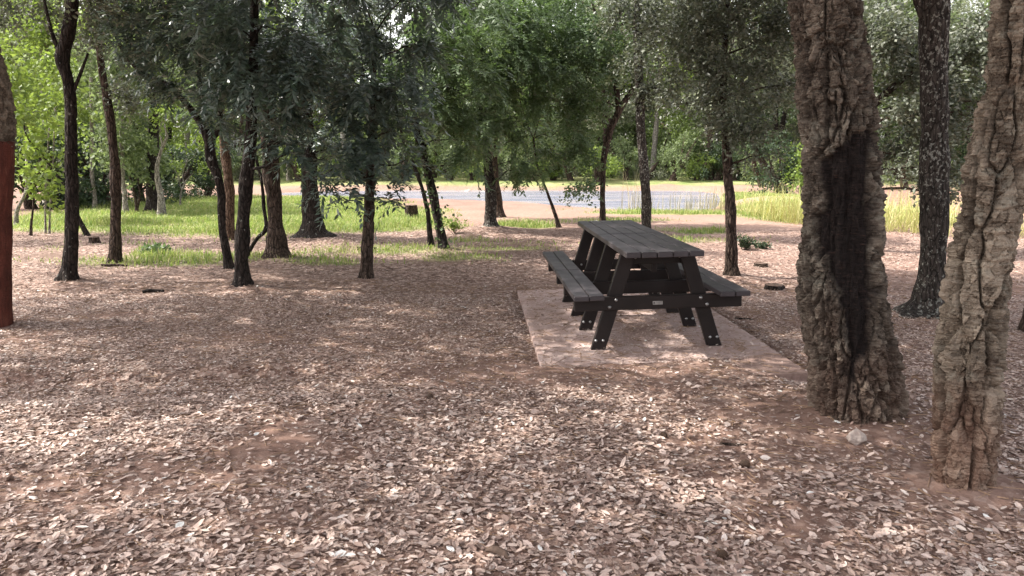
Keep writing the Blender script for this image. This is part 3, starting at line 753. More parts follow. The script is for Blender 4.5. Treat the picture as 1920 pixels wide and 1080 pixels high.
near_oak('cork_oak', 'leaning cork oak with deeply layered bark nearest the right side', EB, 905, M['cork2'], 23, .0155, 230, .006, [],
         [((3.3, 3.2, 4.6), (1.6, 1.5, .6)), ((2.4, 1.6, 4.8), (1.6, 1.5, .6)), ((4.4, 5.0, 4.7), (1.5, 1.5, .6)), ((-1.4, 3.0, 5.0), (1.5, 1.4, .6)), ((-2.8, 2.0, 5.2), (1.6, 1.4, .6)), ((-.4, 1.4, 5.2), (1.8, 1.5, .6)), ((1.0, 1.6, 5.6), (1.8, 1.5, .6)), ((-4.6, 1.4, 5.4), (1.6, 1.4, .6))],
         None, 1.25, -.05, .75, top=((.1, .05, .6, .12), (.12, .1, .6, .10)))
# stripped cork oak at the left edge
def stripped():
    r = RS(5); Y0 = gp(-20, 618)[1]+.12; b = at(-20, 618, Y0); hz = Hs(b[0], Y0); off = np.array([b[0], Y0, hz])
    root = empty('cork_oak', off, 'cork oak at left edge with stripped red lower trunk and grey bark above', 'tree')
    def ed(lst): 
        P, R = [], []
        for (y, cx, w) in lst: q = at(cx, y, Y0); P.append(q); R.append(w/2/F*Y0)
        return P, R
    P, R = ed([(618, -22, 80), (560, -22, 76), (460, -22, 74), (400, -22, 74), (350, -20, 78), (300, -18, 78), (262, -18, 76)])
    P[0][2] = hz-.1
    P2, R2_ = catmull(P, R, .02)
    mb = MB(); tube(mb, P2, R2_, 60, lambda V, rr, Pc, dirs: (fbm(V[..., 0]*5, V[..., 1]*5, V[..., 2]*2.5, o=5, s=4)-.5)*.035+(sst(0, .02, np.abs(fbm(V[..., 0]*3, V[..., 1]*3, V[..., 2]*6, o=3, s=14)-.5))-1)*.006)
    # torn horizontal score marks left by the axe
    mb.build('stripped_trunk', M['red'], root, off=off)
    P, R = ed([(268, -18, 76), (230, -19, 76), (180, -25, 76), (130, -36, 76), (85, -50, 76), (30, -68, 76), (-60, -100, 74), (-200, -145, 70)])
    P2, R2_ = catmull(P, R, .012); mb = MB()
    cd = cork_disp(31, .012, 1.2)
    V = tube(mb, P2, R2_, 120, lambda V, rr, Pc, dirs: cd(V, rr, Pc, dirs)+.01); flk = CF['f'].ravel()
    zl = V[:, 2] < P2[0][2]+.10; mb.v[0][:, 2] = np.where(zl, V[:, 2]+(fbm(V[:, 0]*14, V[:, 1]*14, o=3, s=8)-.5)*.16*sst(.10, 0, V[:, 2]-P2[0][2]), V[:, 2])
    ring = mb.v[0][:120].copy(); cen = ring.mean(0); inner = cen+(ring-cen)*.72; inner[:, 2] += .01; i_ = np.arange(120); kk = mb.n
    mb.add(inner); mb.f[4].append(np.stack([i_, kk+i_, kk+(i_+1) % 120, (i_+1) % 120], -1)); nv = len(V)
    wb = [((-4.4, 6.8, 4.7), (1.7, 1.5, .6)), ((-5.6, 5.2, 4.9), (1.6, 1.5, .6)), ((-3.2, 5.0, 5.1), (1.6, 1.5, .6)), ((-3.0, 7.6, 5.0), (1.6, 1.4, .6)), ((-6.4, 7.4, 5.0), (1.6, 1.4, .6)), ((-4.4, 3.4, 5.1), (1.6, 1.4, .6)), ((-5.0, 9.0, 5.4), (1.6, 1.3, .6)), ((-6.6, 3.8, 5.2), (1.8, 1.5, .6)), ((-7.6, 5.8, 5.2), (1.8, 1.5, .6)), ((-8.0, 8.2, 5.4), (1.8, 1.5, .6)), ((-6.4, 10.0, 5.8), (1.8, 1.5, .6)), ((-3.4, 9.2, 6.0), (1.8, 1.5, .6)), ((-9.2, 10.6, 6.0), (1.8, 1.6, .6))]  # unseen crown spread wide to keep sun off the left ground
    Pp, D, subs = crown_pts([(np.array(a), np.array(c)) for a, c in wb], 'bigoak', 4.6, r, .5, True)
    build_leaves('crown', leaves_from(Pp, D, 'bigoak', r), M['oak'], root, off)
    for (c, sc) in subs:
        L = limb_pts(P2[-1], c, r, .15, 5, .02); LP, LR = catmull(L, np.linspace(.06, .02, 5), .2); tube(mb, LP, LR, 8)
    n = sum(len(v) for v in mb.v)
    mb.build('cork_bark', M['cork2'], root, off=off, attrs={'char': np.zeros(n), 'lowred': np.zeros(n), 'flake': np.concatenate([flk, np.full(n-len(flk), .5)])})
stripped()

# ------------------------------------------------------------------ middle trees
tree('oak_tree', 'tall dark lichened tree with swept left root, between the two cork oaks', [(1735, 594, 66), (1740, 560, 58), (1749, 500, 52), (1752, 400, 52), (1752, 300, 52), (1752, 200, 50), (1750, 100, 52), (1752, 30, 54), (1756, -60, 46), (1760, -300, 36)], 594, M['bark_lich'],
     M['oak'], 'bigoak', shade_blobs=[((3.8, 7.4, 4.6), (1.7, 1.6, .8)), ((2.2, 8.2, 4.9), (1.6, 1.5, .8)), ((5.2, 6.4, 4.9), (1.6, 1.5, .8)), ((1.0, 8.6, 5.3), (1.5, 1.5, .7)), ((-.6, 8.0, 5.5), (1.5, 1.5, .7))], lai=4.4, clump=.5, seed=41, segs=64, step=.02, amp=.008,
     forks=[[(1745, 70, 20), (1728, 20, 18), (1712, -30, 16), (1680, -120, 12)]], flare=1.7)
tree('oak_tree', 'dark crooked tree with white lichen patches, first whole trunk from the left', [(127, 528, 38), (130, 500, 32), (134, 450, 29), (135, 400, 27), (134, 300, 25), (133, 200, 23), (127, 150, 23), (118, 112, 28), (124, 75, 25), (134, 30, 26), (138, -30, 24), (150, -200, 18)], 528, M['bark_dark'],
     M['oak'], 'oak', [(60, 10, 60, 1.5), (160, -110, 120), (60, -170, 110), (240, -150, 110)], lai=2.6, seed=42, segs=40, step=.025, forks=[[(134, 180, 8), (150, 140, 6), (165, 100, 4)], [(122, 120, 8), (100, 70, 7), (85, 10, 5), (70, -60, 4)]])
tree('oak_tree', 'slender brown forked tree, second whole trunk from the left', [(215, 490, 26), (217, 430, 22), (217, 350, 21), (214, 290, 19), (207, 230, 18), (196, 160, 16), (188, 110, 15), (185, 50, 14), (188, 0, 14), (195, -160, 10)], 490, M['bark_mid'],
     M['oak'], 'oak', [(240, 80, 50), (250, 170, 50, .2), (220, 0, 60), (170, -90, 90), (270, -100, 90)], lai=2.6, seed=43, segs=30, step=.03, forks=[[(186, 60, 10), (172, 25, 8), (160, -20, 8), (140, -100, 6)]])
tree('tree', 'dark slim tree forking at foliage height, left of the thick dark trunk', [(430, 503, 18), (424, 470, 17), (416, 430, 17), (415, 370, 18), (408, 330, 19), (396, 300, 22), (392, 265, 21), (385, 245, 20)], 503, M['bark_dark'],
     M['ash'], 'ash', [(310, 60, 75), (380, 120, 85), (400, 200, 55), (340, 10, 75), (400, 20, 80), (360, -110, 110), (260, 0, 40)], lai=3.4, seed=44, segs=28, step=.03,
     forks=[[(388, 255, 15), (372, 225, 13), (350, 195, 11), (315, 160, 10), (280, 145, 9), (240, 110, 7), (210, 50, 6), (190, 0, 5)], [(395, 265, 13), (412, 235, 12), (410, 190, 10), (400, 130, 8), (385, 60, 6)], [(390, 255, 11), (384, 220, 8), (378, 170, 6), (365, 100, 5)]])
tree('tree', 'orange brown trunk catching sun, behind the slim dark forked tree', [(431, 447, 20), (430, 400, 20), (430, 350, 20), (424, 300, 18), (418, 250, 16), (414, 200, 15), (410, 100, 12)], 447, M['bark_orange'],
     M['ashgreen'], 'ash', [(420, 170, 60), (400, 90, 70)], shade_blobs=[((-7, 15, 5.4), (2, 1.6, .8)), ((-9.8, 14.4, 5.4), (2, 1.6, .8)), ((-4.8, 15.6, 5.6), (1.8, 1.5, .8)), ((-12.5, 14.6, 5.4), (2, 1.6, .8)), ((-8.5, 16.4, 6), (2, 1.6, .8))], lai=3.0, seed=45, segs=26, step=.04, lsc=1.2)  # wide leaf masses added above the view to shade the middle ground
tree('tree', 'thick black trunk with white flecks under dense blue green foliage', [(455, 543, 34), (453, 500, 31), (454, 450, 30), (457, 400, 29), (462, 340, 28), (468, 280, 26), (472, 220, 24), (474, 150, 22), (476, 60, 18), (480, -60, 14)], 543, M['bark_dark'],
     M['ash'], 'ash', [(470, 130, 85), (445, 50, 90), (530, 60, 90), (490, 215, 55), (550, 150, 70), (430, 150, 60), (520, 265, 36), (480, -80, 120), (560, 285, 28), (600, 300, 26)], lai=3.6, seed=46, segs=36, step=.025)
tree('tree', 'rough grey brown trunk behind a thin leaning stem', [(522, 487, 44), (520, 450, 38), (516, 410, 34), (513, 370, 32), (508, 320, 34), (504, 270, 32), (503, 200, 28), (505, 100, 22)], 487, M['bark_mid'],
     M['ash'], 'ash', [(520, 120, 80), (580, 60, 80), (570, 200, 50)], lai=3., seed=47, segs=32, step=.03, amp=.012)
tree('sapling', 'thin dark stem leaning against the rough grey brown trunk', [(458, 484, 10), (480, 450, 9), (499, 428, 11), (495, 390, 9), (491, 345, 8), (482, 305, 8), (474, 265, 6), (470, 200, 5)], 484, M['bark_dark'],
     M['ash'], 'ash', [(535, 240, 28), (475, 240, 25)], lai=2., seed=48, segs=14, step=.04, forks=[[(490, 335, 8), (505, 305, 7), (525, 265, 6), (540, 235, 4)]], sunk=.02)
tree('tree', 'dark smooth trunk with wide flared foot at the edge of the grass', [(590, 450, 60), (588, 430, 46), (585, 400, 38), (582, 360, 33), (580, 320, 31), (577, 260, 30), (574, 200, 26), (574, 80, 22)], 450, M['bark_dark'],
     M['ash'], 'ash', [(620, 210, 60), (600, 110, 80), (650, 60, 70), (560, 30, 80), (625, 275, 34)], lai=3., seed=49, segs=32, step=.04, flare=1.15)
tree('tree', 'straight reddish trunk with hanging sprays, mid left of the picnic table', [(687, 527, 29), (688, 490, 27), (690, 440, 26), (692, 400, 24), (694, 350, 22), (696, 300, 20), (698, 240, 18), (700, 150, 14), (705, 60, 10)], 527, M['bark_mid'],
     M['ash'], 'ash', [(690, 190, 80), (640, 130, 75), (740, 170, 75), (655, 250, 50), (700, 270, 42), (740, 250, 40), (640, 320, 30), (668, 290, 34), (720, 325, 26), (760, 300, 28), (625, 350, 14, -.4), (648, 362, 12, -.6), (735, 378, 9, -.3), (600, 335, 16, -.3), (770, 90, 60), (650, 40, 50), (780, -60, 90), (640, -90, 90)], lai=3.2, seed=50, segs=34, step=.025, amp=.012)
r14 = tree('tree', 'leaning dark ivy covered trunk, right of its slimmer twin', [(833, 472, 24), (829, 450, 21), (820, 405, 19), (812, 365, 18), (804, 330, 17), (793, 285, 17), (782, 245, 16), (770, 190, 14), (760, 100, 11)], 472, M['bark_dark'],
     M['ashgreen'], 'ash', [(800, 180, 80), (830, 90, 90), (770, 120, 70), (850, 260, 48), (790, 265, 34), (875, 300, 28), (860, 170, 70), (850, 0, 90)], lai=3., seed=51, segs=24, step=.04)
tree('tree', 'slim curved dark stem just left of the ivy covered trunk', [(809, 462, 13), (806, 435, 12), (802, 395, 11), (792, 355, 10), (780, 320, 9), (770, 295, 8), (757, 270, 7), (745, 200, 6)], 462, M['bark_dark'],
     M['ashgreen'], 'ash', [(750, 200, 50), (720, 130, 60)], lai=2.5, seed=52, segs=16, step=.05)
tree('tree', 'grey speckled trunk on a small mound at the edge of the bare ground', [(921, 433, 30), (920, 415, 25), (920, 380, 23), (918, 340, 21), (914, 300, 19), (908, 250, 17), (900, 150, 17), (900, 50, 14)], 433, M['bark_lich'],
     M['ashgreen'], 'ash', [(890, 170, 85), (920, 240, 60), (880, 60, 90), (960, 150, 80), (940, 40, 90), (905, 285, 30), (960, 305, 36), (985, 325, 24), (840, 230, 50), (900, -60, 120)], lai=3.2, seed=53, segs=26, step=.05, lsc=1.15)
tree('tree', 'brown trunk half hidden behind the grey speckled trunk', [(936, 412, 24), (933, 385, 20), (930, 350, 18), (926, 300, 15), (925, 200, 12)], 412, M['bark_mid'],
     M['ashgreen'], 'ash', [(960, 230, 60), (940, 140, 70)], lai=2.4, seed=54, segs=20, step=.06, lsc=1.3)
tree('sapling', 'thin bare leaning sapling behind the far end of the table', [(1049, 428, 10), (1042, 405, 9), (1033, 380, 8), (1024, 355, 7), (1014, 330, 6), (1006, 305, 5), (1000, 260, 5)], 428, M['bark_mid'],
     M['ashgreen'], 'ash', [(1000, 210, 85, 0), (1040, 120, 90), (1010, 285, 36), (1025, 320, 16), (1060, 240, 50), (990, 50, 90)], lai=2.0, seed=55, segs=14, step=.05, lsc=1.15)
tree('tree', 'dark curved tree forking into two bare limbs beyond the tabletop', [(1130, 424, 14), (1130, 400, 12), (1130, 350, 12), (1131, 310, 13), (1137, 270, 14), (1150, 230, 14), (1165, 200, 14), (1178, 180, 12)], 424, M['bark_mid'],
     M['ashgreen'], 'oak', [(1100, 190, 50), (1085, 290, 34), (1100, 345, 20), (1120, 60, 60), (1160, 100, 50), (1090, 110, 70), (1080, 0, 80), (1075, 360, 14)], lai=2.4, seed=56, segs=22, step=.04, lsc=1.5,
     forks=[[(1160, 210, 12), (1156, 170, 10), (1145, 130, 9), (1138, 90, 8), (1122, 50, 6), (1110, 0, 5)], [(1172, 190, 11), (1188, 160, 10), (1180, 110, 8), (1170, 70, 6), (1160, 10, 5)]])
tree('oak_tree', 'straight lichen spotted trunk directly behind the far right of the tabletop', [(1212, 446, 24), (1212, 430, 21), (1211, 380, 20), (1208, 330, 20), (1204, 280, 19), (1201, 220, 18), (1198, 150, 18), (1196, 70, 18), (1197, 0, 17), (1200, -150, 12)], 446, M['bark_lich'],
     M['oak'], 'oak', [(1235, 90, 60), (1260, 30, 70), (1240, 170, 40), (1220, -60, 110), (1180, 30, 40)], lai=2.8, seed=57, segs=28, step=.04, lsc=1.4)
tree('oak_tree', 'knobbly reddish brown trunk right of the picnic table', [(1372, 520, 32), (1371, 490, 28), (1370, 440, 25), (1369, 400, 24), (1366, 340, 22), (1363, 290, 21), (1358, 240, 18), (1355, 190, 16), (1358, 100, 14), (1365, 0, 12)], 520, M['bark_mid'],
     M['oak'], 'oak', [(1340, 110, 80), (1410, 170, 75), (1300, 40, 75), (1430, 80, 80), (1370, 20, 80), (1450, 240, 45), (1395, 240, 35), (1290, 130, 45), (1360, -90, 120), (1470, 10, 60), (1480, 160, 40), (1430, 290, 22)], lai=2.7, seed=58, segs=36, step=.022, amp=.014)
tree('oak_tree', 'broad leafy oak hidden behind the charred cork oak, limb rising right', [(1585, 470, 40), (1590, 400, 36), (1592, 330, 34), (1598, 250, 30), (1590, 150, 26), (1590, 0, 20)], 470, M['bark_mid'],
     M['oak'], 'oak', [(1690, 70, 80), (1800, 90, 85), (1680, 210, 60), (1720, 280, 50), (1810, 220, 75), (1800, 320, 40), (1850, 60, 60), (1660, 290, 30), (1640, 40, 60), (1780, 365, 18), (1880, 200, 60), (1740, 150, 60)], lai=2.4, seed=59, segs=24, step=.05, lsc=1.5, forks=[[(1596, 250, 22), (1620, 215, 17), (1650, 185, 15), (1690, 150, 13), (1725, 115, 10), (1760, 60, 7)]])
tree('oak_tree', 'dark trunk only just peeking in at the right edge', [(1938, 622, 48), (1940, 560, 40), (1948, 450, 38), (1955, 300, 36), (1960, 100, 30)], 622, M['bark_mid'], None, seed=60, segs=30, step=.03)
# ivy on the leaning trunk (a part of that tree)
def ivy():
    r = RS(9); Y0 = gp(833, 472)[1]; n = 210; t = r.rand(n)**.8
    yy = 470-210*t; xx = np.interp(yy, [285, 330, 365, 405, 450, 472], [793, 804, 812, 820, 829, 833])
    P = np.array([at(a, b, Y0) for a, b in zip(xx, yy)])+r.normal(0, .055, (n, 3))*(1+1.6*(r.rand(n, 1) > .75)); P[:, 1] -= .06
    d = r.normal(0, 1, (n, 3)); d[:, 2] -= .6; up = r.normal(0, 1, (n, 3)); up[:, 1] -= 1
    V = quad_leaf(P, d, up, np.full(n, .06), np.full(n, .05)).reshape(-1, 3)
    build_leaves('ivy', V, M['ashgreen'], r14, np.array(r14.location))
ivy()

# ------------------------------------------------------------------ left forest
LF = [  # label, path, base_y, mat, leaf, blobs
 ('leaning dark bent trunk crossing behind the first lichened tree', [(166, 441, 10), (150, 415, 10), (138, 390, 9), (125, 355, 8), (112, 335, 7), (95, 312, 6), (75, 285, 5), (50, 255, 4), (40, 200, 4)], 441, 'bark_dark', 'lime', [(60, 220, 45), (110, 200, 40)], ()),
 ('pale curving trunk at the left edge of the grass strip', [(303, 405, 16), (303, 385, 15), (301, 362, 12), (296, 340, 11), (294, 320, 10), (297, 300, 8), (305, 275, 7), (313, 255, 6), (308, 235, 4)], 405, 'bark_pale', 'lime', [(300, 190, 50), (335, 215, 34)], ([(305, 275, 4), (300, 245, 3), (306, 220, 2)],)),
 ('stout dark trunk wrapped in ivy just left of the pale curving trunk', [(286, 397, 30), (286, 370, 24), (286, 330, 22), (288, 250, 20), (286, 120, 16)], 397, 'bark_dark', 'fargreen', [(280, 270, 60), (250, 300, 40), (300, 150, 90), (250, 90, 80)], ()),
 ('thin grey trunk standing in shade near left wood edge, paired with a darker one', [(236, 402, 12), (234, 370, 10), (230, 330, 10), (228, 250, 9), (226, 100, 8)], 402, 'bark_pale', 'fargreen', [(230, 220, 70), (200, 270, 50), (190, 120, 80)], ()),
 ('slim pale trunk deep in the left wood', [(178, 392, 9), (177, 360, 9), (172, 320, 8), (172, 250, 7), (170, 100, 7)], 392, 'bark_pale', 'lime', [(165, 200, 70), (130, 110, 80)], ()),
 ('pale crooked trunk low at far left', [(30, 420, 9), (32, 395, 8), (42, 375, 7), (50, 350, 6), (50, 300, 6), (48, 200, 5)], 420, 'bark_pale', 'lime', [(45, 190, 60), (90, 250, 36), (20, 110, 80)], ()),
 ('short dark stub like sapling at the far left clearing', [(57, 441, 7), (59, 415, 6), (62, 390, 4), (64, 340, 3)], 441, 'bark_mid', 'lime', [(62, 370, 18), (50, 340, 16)], ()),
 ('left one of two thin straight saplings at the far left', [(85, 437, 5), (85, 390, 4), (87, 330, 4), (92, 240, 3)], 437, 'bark_pale', 'lime', [(80, 290, 24), (95, 240, 24)], ()),
 ('right one of two thin straight saplings at the far left', [(92, 438, 5), (94, 390, 4), (98, 340, 4), (102, 240, 3)], 438, 'bark_pale', 'lime', [(106, 300, 24), (110, 240, 24)], ()),
 ('broad pale trunk rising high in the left wood', [(92, 385, 22), (90, 330, 20), (86, 200, 18), (84, 120, 16), (80, 0, 14)], 385, 'bark_pale', 'lime', [(70, 110, 90), (110, 30, 100), (20, 40, 90), (130, 180, 60)], ()),
 ('slender tree with twisted twin stems behind the second trunk', [(257, 398, 8), (254, 375, 6), (248, 345, 6), (240, 310, 5), (232, 200, 5)], 398, 'bark_mid', 'fargreen', [(260, 320, 30), (240, 180, 60)], ([(257, 392, 5), (262, 365, 4), (258, 330, 3)],)),
 ('pale bare branching shrub in front of the dark hedge', [(338, 386, 5), (339, 365, 4), (345, 345, 4), (352, 335, 3), (362, 325, 2)], 386, 'bark_pale', 'lime', [(350, 300, 20), (385, 270, 26)], ([(340, 355, 3), (335, 335, 2), (328, 318, 2)], [(345, 345, 3), (342, 325, 2), (350, 305, 2)])),
]
for i, (lb, pth, by, bm, lm, bl, fk) in enumerate(LF):
    tree('sapling' if 'sapling' in lb else ('shrub' if 'shrub' in lb else 'tree'), lb, pth, by, M[bm], M[lm], 'broad', bl, 1.7, 'trees of the left wood' if 'sapling' not in lb else 'saplings at far left', 70+i, 12, .10, .006, forks=fk, sunk=.03, lsc=1.15, cat='shrub' if 'shrub' in lb else 'tree')

# ------------------------------------------------------------------ distant trees (shared meshes)
def far_variant(seed, h, rc, leaf, bark, z0, lai=2.4, two=False, lsc=1.):
    r = RS(seed); root = empty('tree', (0, 0, 0))
    mb = MB(); tops = []
    for k in range(2 if two else 1):
        a = r.uniform(0, 6.3); lean = r.uniform(.3, 1.2)
        P = [(0.2*k, 0, -.1), (.1+.1*k+lean*.12*math.cos(a), lean*.1*math.sin(a), h*.15), (lean*.5*math.cos(a), lean*.5*math.sin(a), h*.4), (lean*math.cos(a+.5), lean*math.sin(a+.5), h*.75)]
        tube(mb, *catmull(P, [.20, .15, .12, .05], .3), 9, disp_basic(.02, 6, 3, seed)); tops.append(P)
    blobs = []
    n = 9 if h > 4 else 4
    for i in range(n):
        a = 2*PI*i/n+r.uniform(-.4, .4); q = r.uniform(.35, .95); z = z0+(h-z0)*r.uniform(.12, .88)
        wz = math.sin(PI*min(1, max(0, (z-z0)/(h-z0))*.8+.15))
        c = np.array([rc*.62*math.cos(a)*q*wz, rc*.62*math.sin(a)*q*wz, z]); rb = rc*r.uniform(.34, .52)
        blobs.append((c, (rb, rb, rb*r.uniform(.55, .8))))
        L = limb_pts(np.array(tops[i % len(tops)][2 if h > 4 else 1]), c, r, .15, 4)
        tube(mb, *catmull(L, [.06, .045, .03, .015], .3), 5)
    Pp, D, subs = crown_pts(blobs, 'far' if h > 4 else 'broad', lai, r, .42, False)
    tm = mb.build('trunk', M[bark], root); cm = build_leaves('crown', leaves_from(Pp, D, 'far' if h > 4 else 'broad', r, .3, lsc), M[leaf], root, (0, 0, 0))
    return root, tm, cm
VAR = [far_variant(201, 10.5, 3.4, 'fargreen', 'bark_mid', 1.6), far_variant(202, 12, 3.6, 'fargrey', 'bark_mid', 2.2, two=True), far_variant(203, 11.5, 3.2, 'lime', 'bark_pale', 1.4), far_variant(204, 9.5, 3.4, 'fargrey', 'bark_dark', 2.0, 2.0, True), far_variant(205, 12.5, 3.8, 'fargreen', 'bark_dark', 2.6)]
SHR = [far_variant(211, 1.9, 1.5, 'lime', 'bark_mid', .1, 2.6), far_variant(212, 2.4, 1.7, 'fargreen', 'bark_mid', .1, 2.6), far_variant(213, 2.6, 1.9, 'darkhedge', 'bark_mid', .1, 2.8), far_variant(214, 1.5, 1.5, 'fargrey', 'bark_mid', .05, 2.6)]
usedv = set()
def place_var(v, x, y, s, rot, name, label, cat, group, sz=None):
    root, tm, cm = v
    if id(root) in usedv:
        r2 = root.copy(); C.objects.link(r2)
        for k in ('label', 'category', 'group'):
            if k in r2: del r2[k]
        for ch in (tm, cm):
            c = ch.copy(); C.objects.link(c); c.parent = r2
        root = r2
    else: usedv.add(id(root))
    root.name = name
    root.location = (x, y, Hs(x, y)-.02); root.rotation_euler = (0, 0, rot); root.scale = (s, s, s*(sz or 1))
    tag(root, label, cat, group); return root
r = RS(77)
VL = {0: 'tall mid green tree standing beyond the pond', 1: 'tall grey green twin stemmed tree beyond the pond', 2: 'bright yellow green pale trunked tree beyond the pond', 3: 'lower grey green twin stemmed tree with dark trunks beyond the pond', 4: 'tallest dark trunked green tree beyond the pond'}
k = 0
for row, (Y, dpx, off) in enumerate([(41, 92, -60), (50, 80, -20), (62, 74, -100), (78, 70, -60)]):
    px = off
    while px < 2050:
        if 650 < px < 770 and row > 0: px += 90; continue
        yy = Y+r.uniform(-2.5, 3); xx = at(px+r.uniform(-22, 22), 300, yy)[0]
        if row == 0 and 560 < px < 660: vi = 2
        elif px < 420: vi = [2, 0, 2, 4, 2][k % 5]
        elif px < 1000: vi = [0, 2, 4, 1, 0, 2][k % 6]
        elif px < 1450: vi = [1, 3, 0, 1, 2][k % 5]
        else: vi = [0, 4, 1, 4, 0][k % 5]
        place_var(VAR[vi], xx, yy, r.uniform(.85, 1.12)*(1+.12*row), r.uniform(0, 6.28), 'tree', VL[vi], 'tree', 'trees of the forest beyond the pond, kind %s' % ['green', 'grey green', 'yellow green', 'low grey green', 'tall dark trunked'][vi])
        px += dpx*r.uniform(.8, 1.2); k += 1
SLs = ['low bright green bush on the far bank of the pond', 'rounded mid green bush on the far bank of the pond', 'dark green dense bush on the far bank of the pond', 'low grey green bush on the far bank of the pond']
px = 380; k = 0
while px < 1980:
    yy = 38.4+r.uniform(-.4, 1.4); xx = at(px, 330, yy)[0]
    vi = [0, 1, 3, 1, 0, 1][k % 6] if px < 1330 else [2, 1, 0, 2, 1][k % 5]
    place_var(SHR[vi], xx, yy, r.uniform(.75, 1.1), r.uniform(0, 6.28), 'bush', SLs[vi], 'bush', 'bushes on the far bank, %s' % ['bright', 'mid green', 'dark', 'grey green'][vi])
    px += 40*r.uniform(.7, 1.3); k += 1
r = RS(88); k = 0
for (Y, dpx, smin, smax) in [(43, 66, .9, 1.3), (47, 60, 1.2, 1.7), (56, 58, 1.5, 2.2)]:
    px = -60
    while px < 2020:
        yy = Y+r.uniform(-1.2, 1.5); xx = at(px, 330, yy)[0]; vi = [1, 3, 0, 1, 3, 2][r.randint(0, 6)] if px > 420 else [0, 2, 1][r.randint(0, 3)]
        place_var(SHR[vi], xx, yy, r.uniform(smin, smax), r.uniform(0, 6.28), 'bush', ['bright green undergrowth bush among the forest trunks beyond the pond', 'mid green undergrowth bush among the forest trunks beyond the pond', 'dark green undergrowth bush among the forest trunks beyond the pond', 'grey green undergrowth bush among the forest trunks beyond the pond'][vi], 'bush', 'undergrowth bushes in the far forest, %s' % ['bright', 'mid green', 'dark', 'grey green'][vi])
        px += dpx*r.uniform(.75, 1.25)
def far_wood():
    r = RS(99); n = 9000; a = r.uniform(-1.05, 1.05, n); R0 = r.uniform(88, 104, n)
    X = np.sin(a)*R0; Yv = np.cos(a)*R0; hgt = (10+7*fbm(a*9, a*0+3, s=61))*(1-.45*np.exp(-((a+.165)/.05)**2)); Z = r.rand(n)**.8*hgt+1
    P = np.stack([X, Yv, Z], -1); D = r.normal(0, 1, (n, 3)); D[:, 2] *= .3; D[:, 1] -= .5
    V = stamp('far', P, np.arctan2(D[:, 1], D[:, 0]), r.normal(.3, .4, n), r.uniform(1.8, 3.2, n), r)
    o = mesh_np('far_wood', V, [np.arange(len(V)).reshape(-1, 4)], M['fargreen'], smooth=False); tag(o, 'distant green wood closing the view behind the forest', 'wood', kind='stuff')
far_wood()
# named bushes
for (px, py, vi, s, lb) in [(1465, 372, 2, 1.05, 'large dark green bush left of the charred cork oak across the reeds'), (1512, 372, 0, 1.1, 'bright yellow green bush beside the charred cork oak'), (1430, 352, 1, .9, 'mid green bush behind the knobbly trunk'),
                            (60, 392, 2, 1.0, 'dark bush in the shade at far left of the wood'), (130, 388, 2, 1.1, 'dark bush behind the leaning bent trunk'), (200, 386, 2, 1.1, 'dark bush between the second trunk and the slim pale trunk'), (262, 380, 2, .9, 'small dark bush behind the ivy wrapped trunk'), (330, 376, 2, .8, 'dark hedge like bush behind the pale bare shrub'), (385, 374, 2, .8, 'dark bush at the right end of the shaded hedge'),
                            (1700, 356, 1, 1.0, 'green bush seen past the tall lichened tree'), (1850, 356, 3, 1.2, 'grey green bush behind the leaning cork oak')]:
    p = gp(px, py); place_var(SHR[vi], p[0], p[1], s, px*.7, 'bush', lb, 'bush', None)

# ------------------------------------------------------------------ grass, reeds, litter
def blades(P, h, w, bend, r, lean=None):
    n = len(P); a = r.uniform(0, 2*PI, n); d = np.stack([np.cos(a), np.sin(a), np.zeros(n)], -1)
    s = np.stack([-np.sin(a), np.cos(a), np.zeros(n)], -1)
    h = h[:, None]; w = w[:, None]; b = bend[:, None]; up = np.array([0, 0, 1.])
    m = P+up*h*.55+d*h*b*.30; t = P+up*h*(1-b*.25)+d*h*b
    V = np.stack([P-s*w*.5, P+s*w*.5, m+s*w*.4, m-s*w*.4, t], 1).reshape(-1, 3); i = np.arange(n)*5
    return V, np.stack([i, i+1, i+2, i+3], -1), np.stack([i+3, i+2, i+4], -1)
r = RS(5)
n = 330000; X = r.uniform(-16, 10, n); Yv = 9+22*r.rand(n)**1.15; g = gmask(X, Yv); sd = poly_sd(X, Yv, POND)
keep = (r.rand(n) < g**1.3*(1.0 if 1 else 0)) & (sd > .15) & (np.abs(X) < Yv*.72+1.5)
X, Yv, g = X[keep], Yv[keep], g[keep]; P = np.stack([X, Yv, H(X, Yv)-.01], -1)
hh = (.02+.13*g*vn(X*1.2, Yv*1.2, s=4)+.04*r.rand(len(X))); V, q1, t1 = blades(P, hh*r.uniform(.7, 1.5, len(X)), r.uniform(.009, .018, len(X)), r.uniform(.1, .9, len(X)), r)
go = mesh_np('grass', V, [q1, t1], M['grass'], smooth=False); tag(go, 'bright green grass growing in the sunlit clearing before the pond', 'grass', kind='stuff')
# reeds
def reeds(quads, n, hr, wr, br, mat, name, label, seed):
    r = RS(seed); P = []
    W_ = np.array([q[4] for q in quads]); W_ = W_/W_.sum(); wi_ = r.choice(len(quads), n, p=W_)
    for i in wi_:
        a, b, dy, hs, _ = quads[i]; t = r.rand(); px = a[0]+(b[0]-a[0])*t; py = a[1]+(b[1]-a[1])*t; p = gp(px, py); P.append((p[0]+r.normal(0, .1), p[1]+dy*r.rand()**1.3, hs))
    P = np.array(P); k_ = vn(P[:, 0]*1.6, P[:, 1]*1.6, s=seed) > .28; P = P[k_]
    hs = P[:, 2].copy(); P[:, 2] = H(P[:, 0], P[:, 1])-.02; m = len(P)
    V, q1, t1 = blades(P, r.uniform(*hr, m)*hs, r.uniform(*wr, m), r.uniform(*br, m)**1.5, r)
    tag(mesh_np(name, V, [q1, t1], mat, smooth=False), label, 'reeds', kind='stuff')
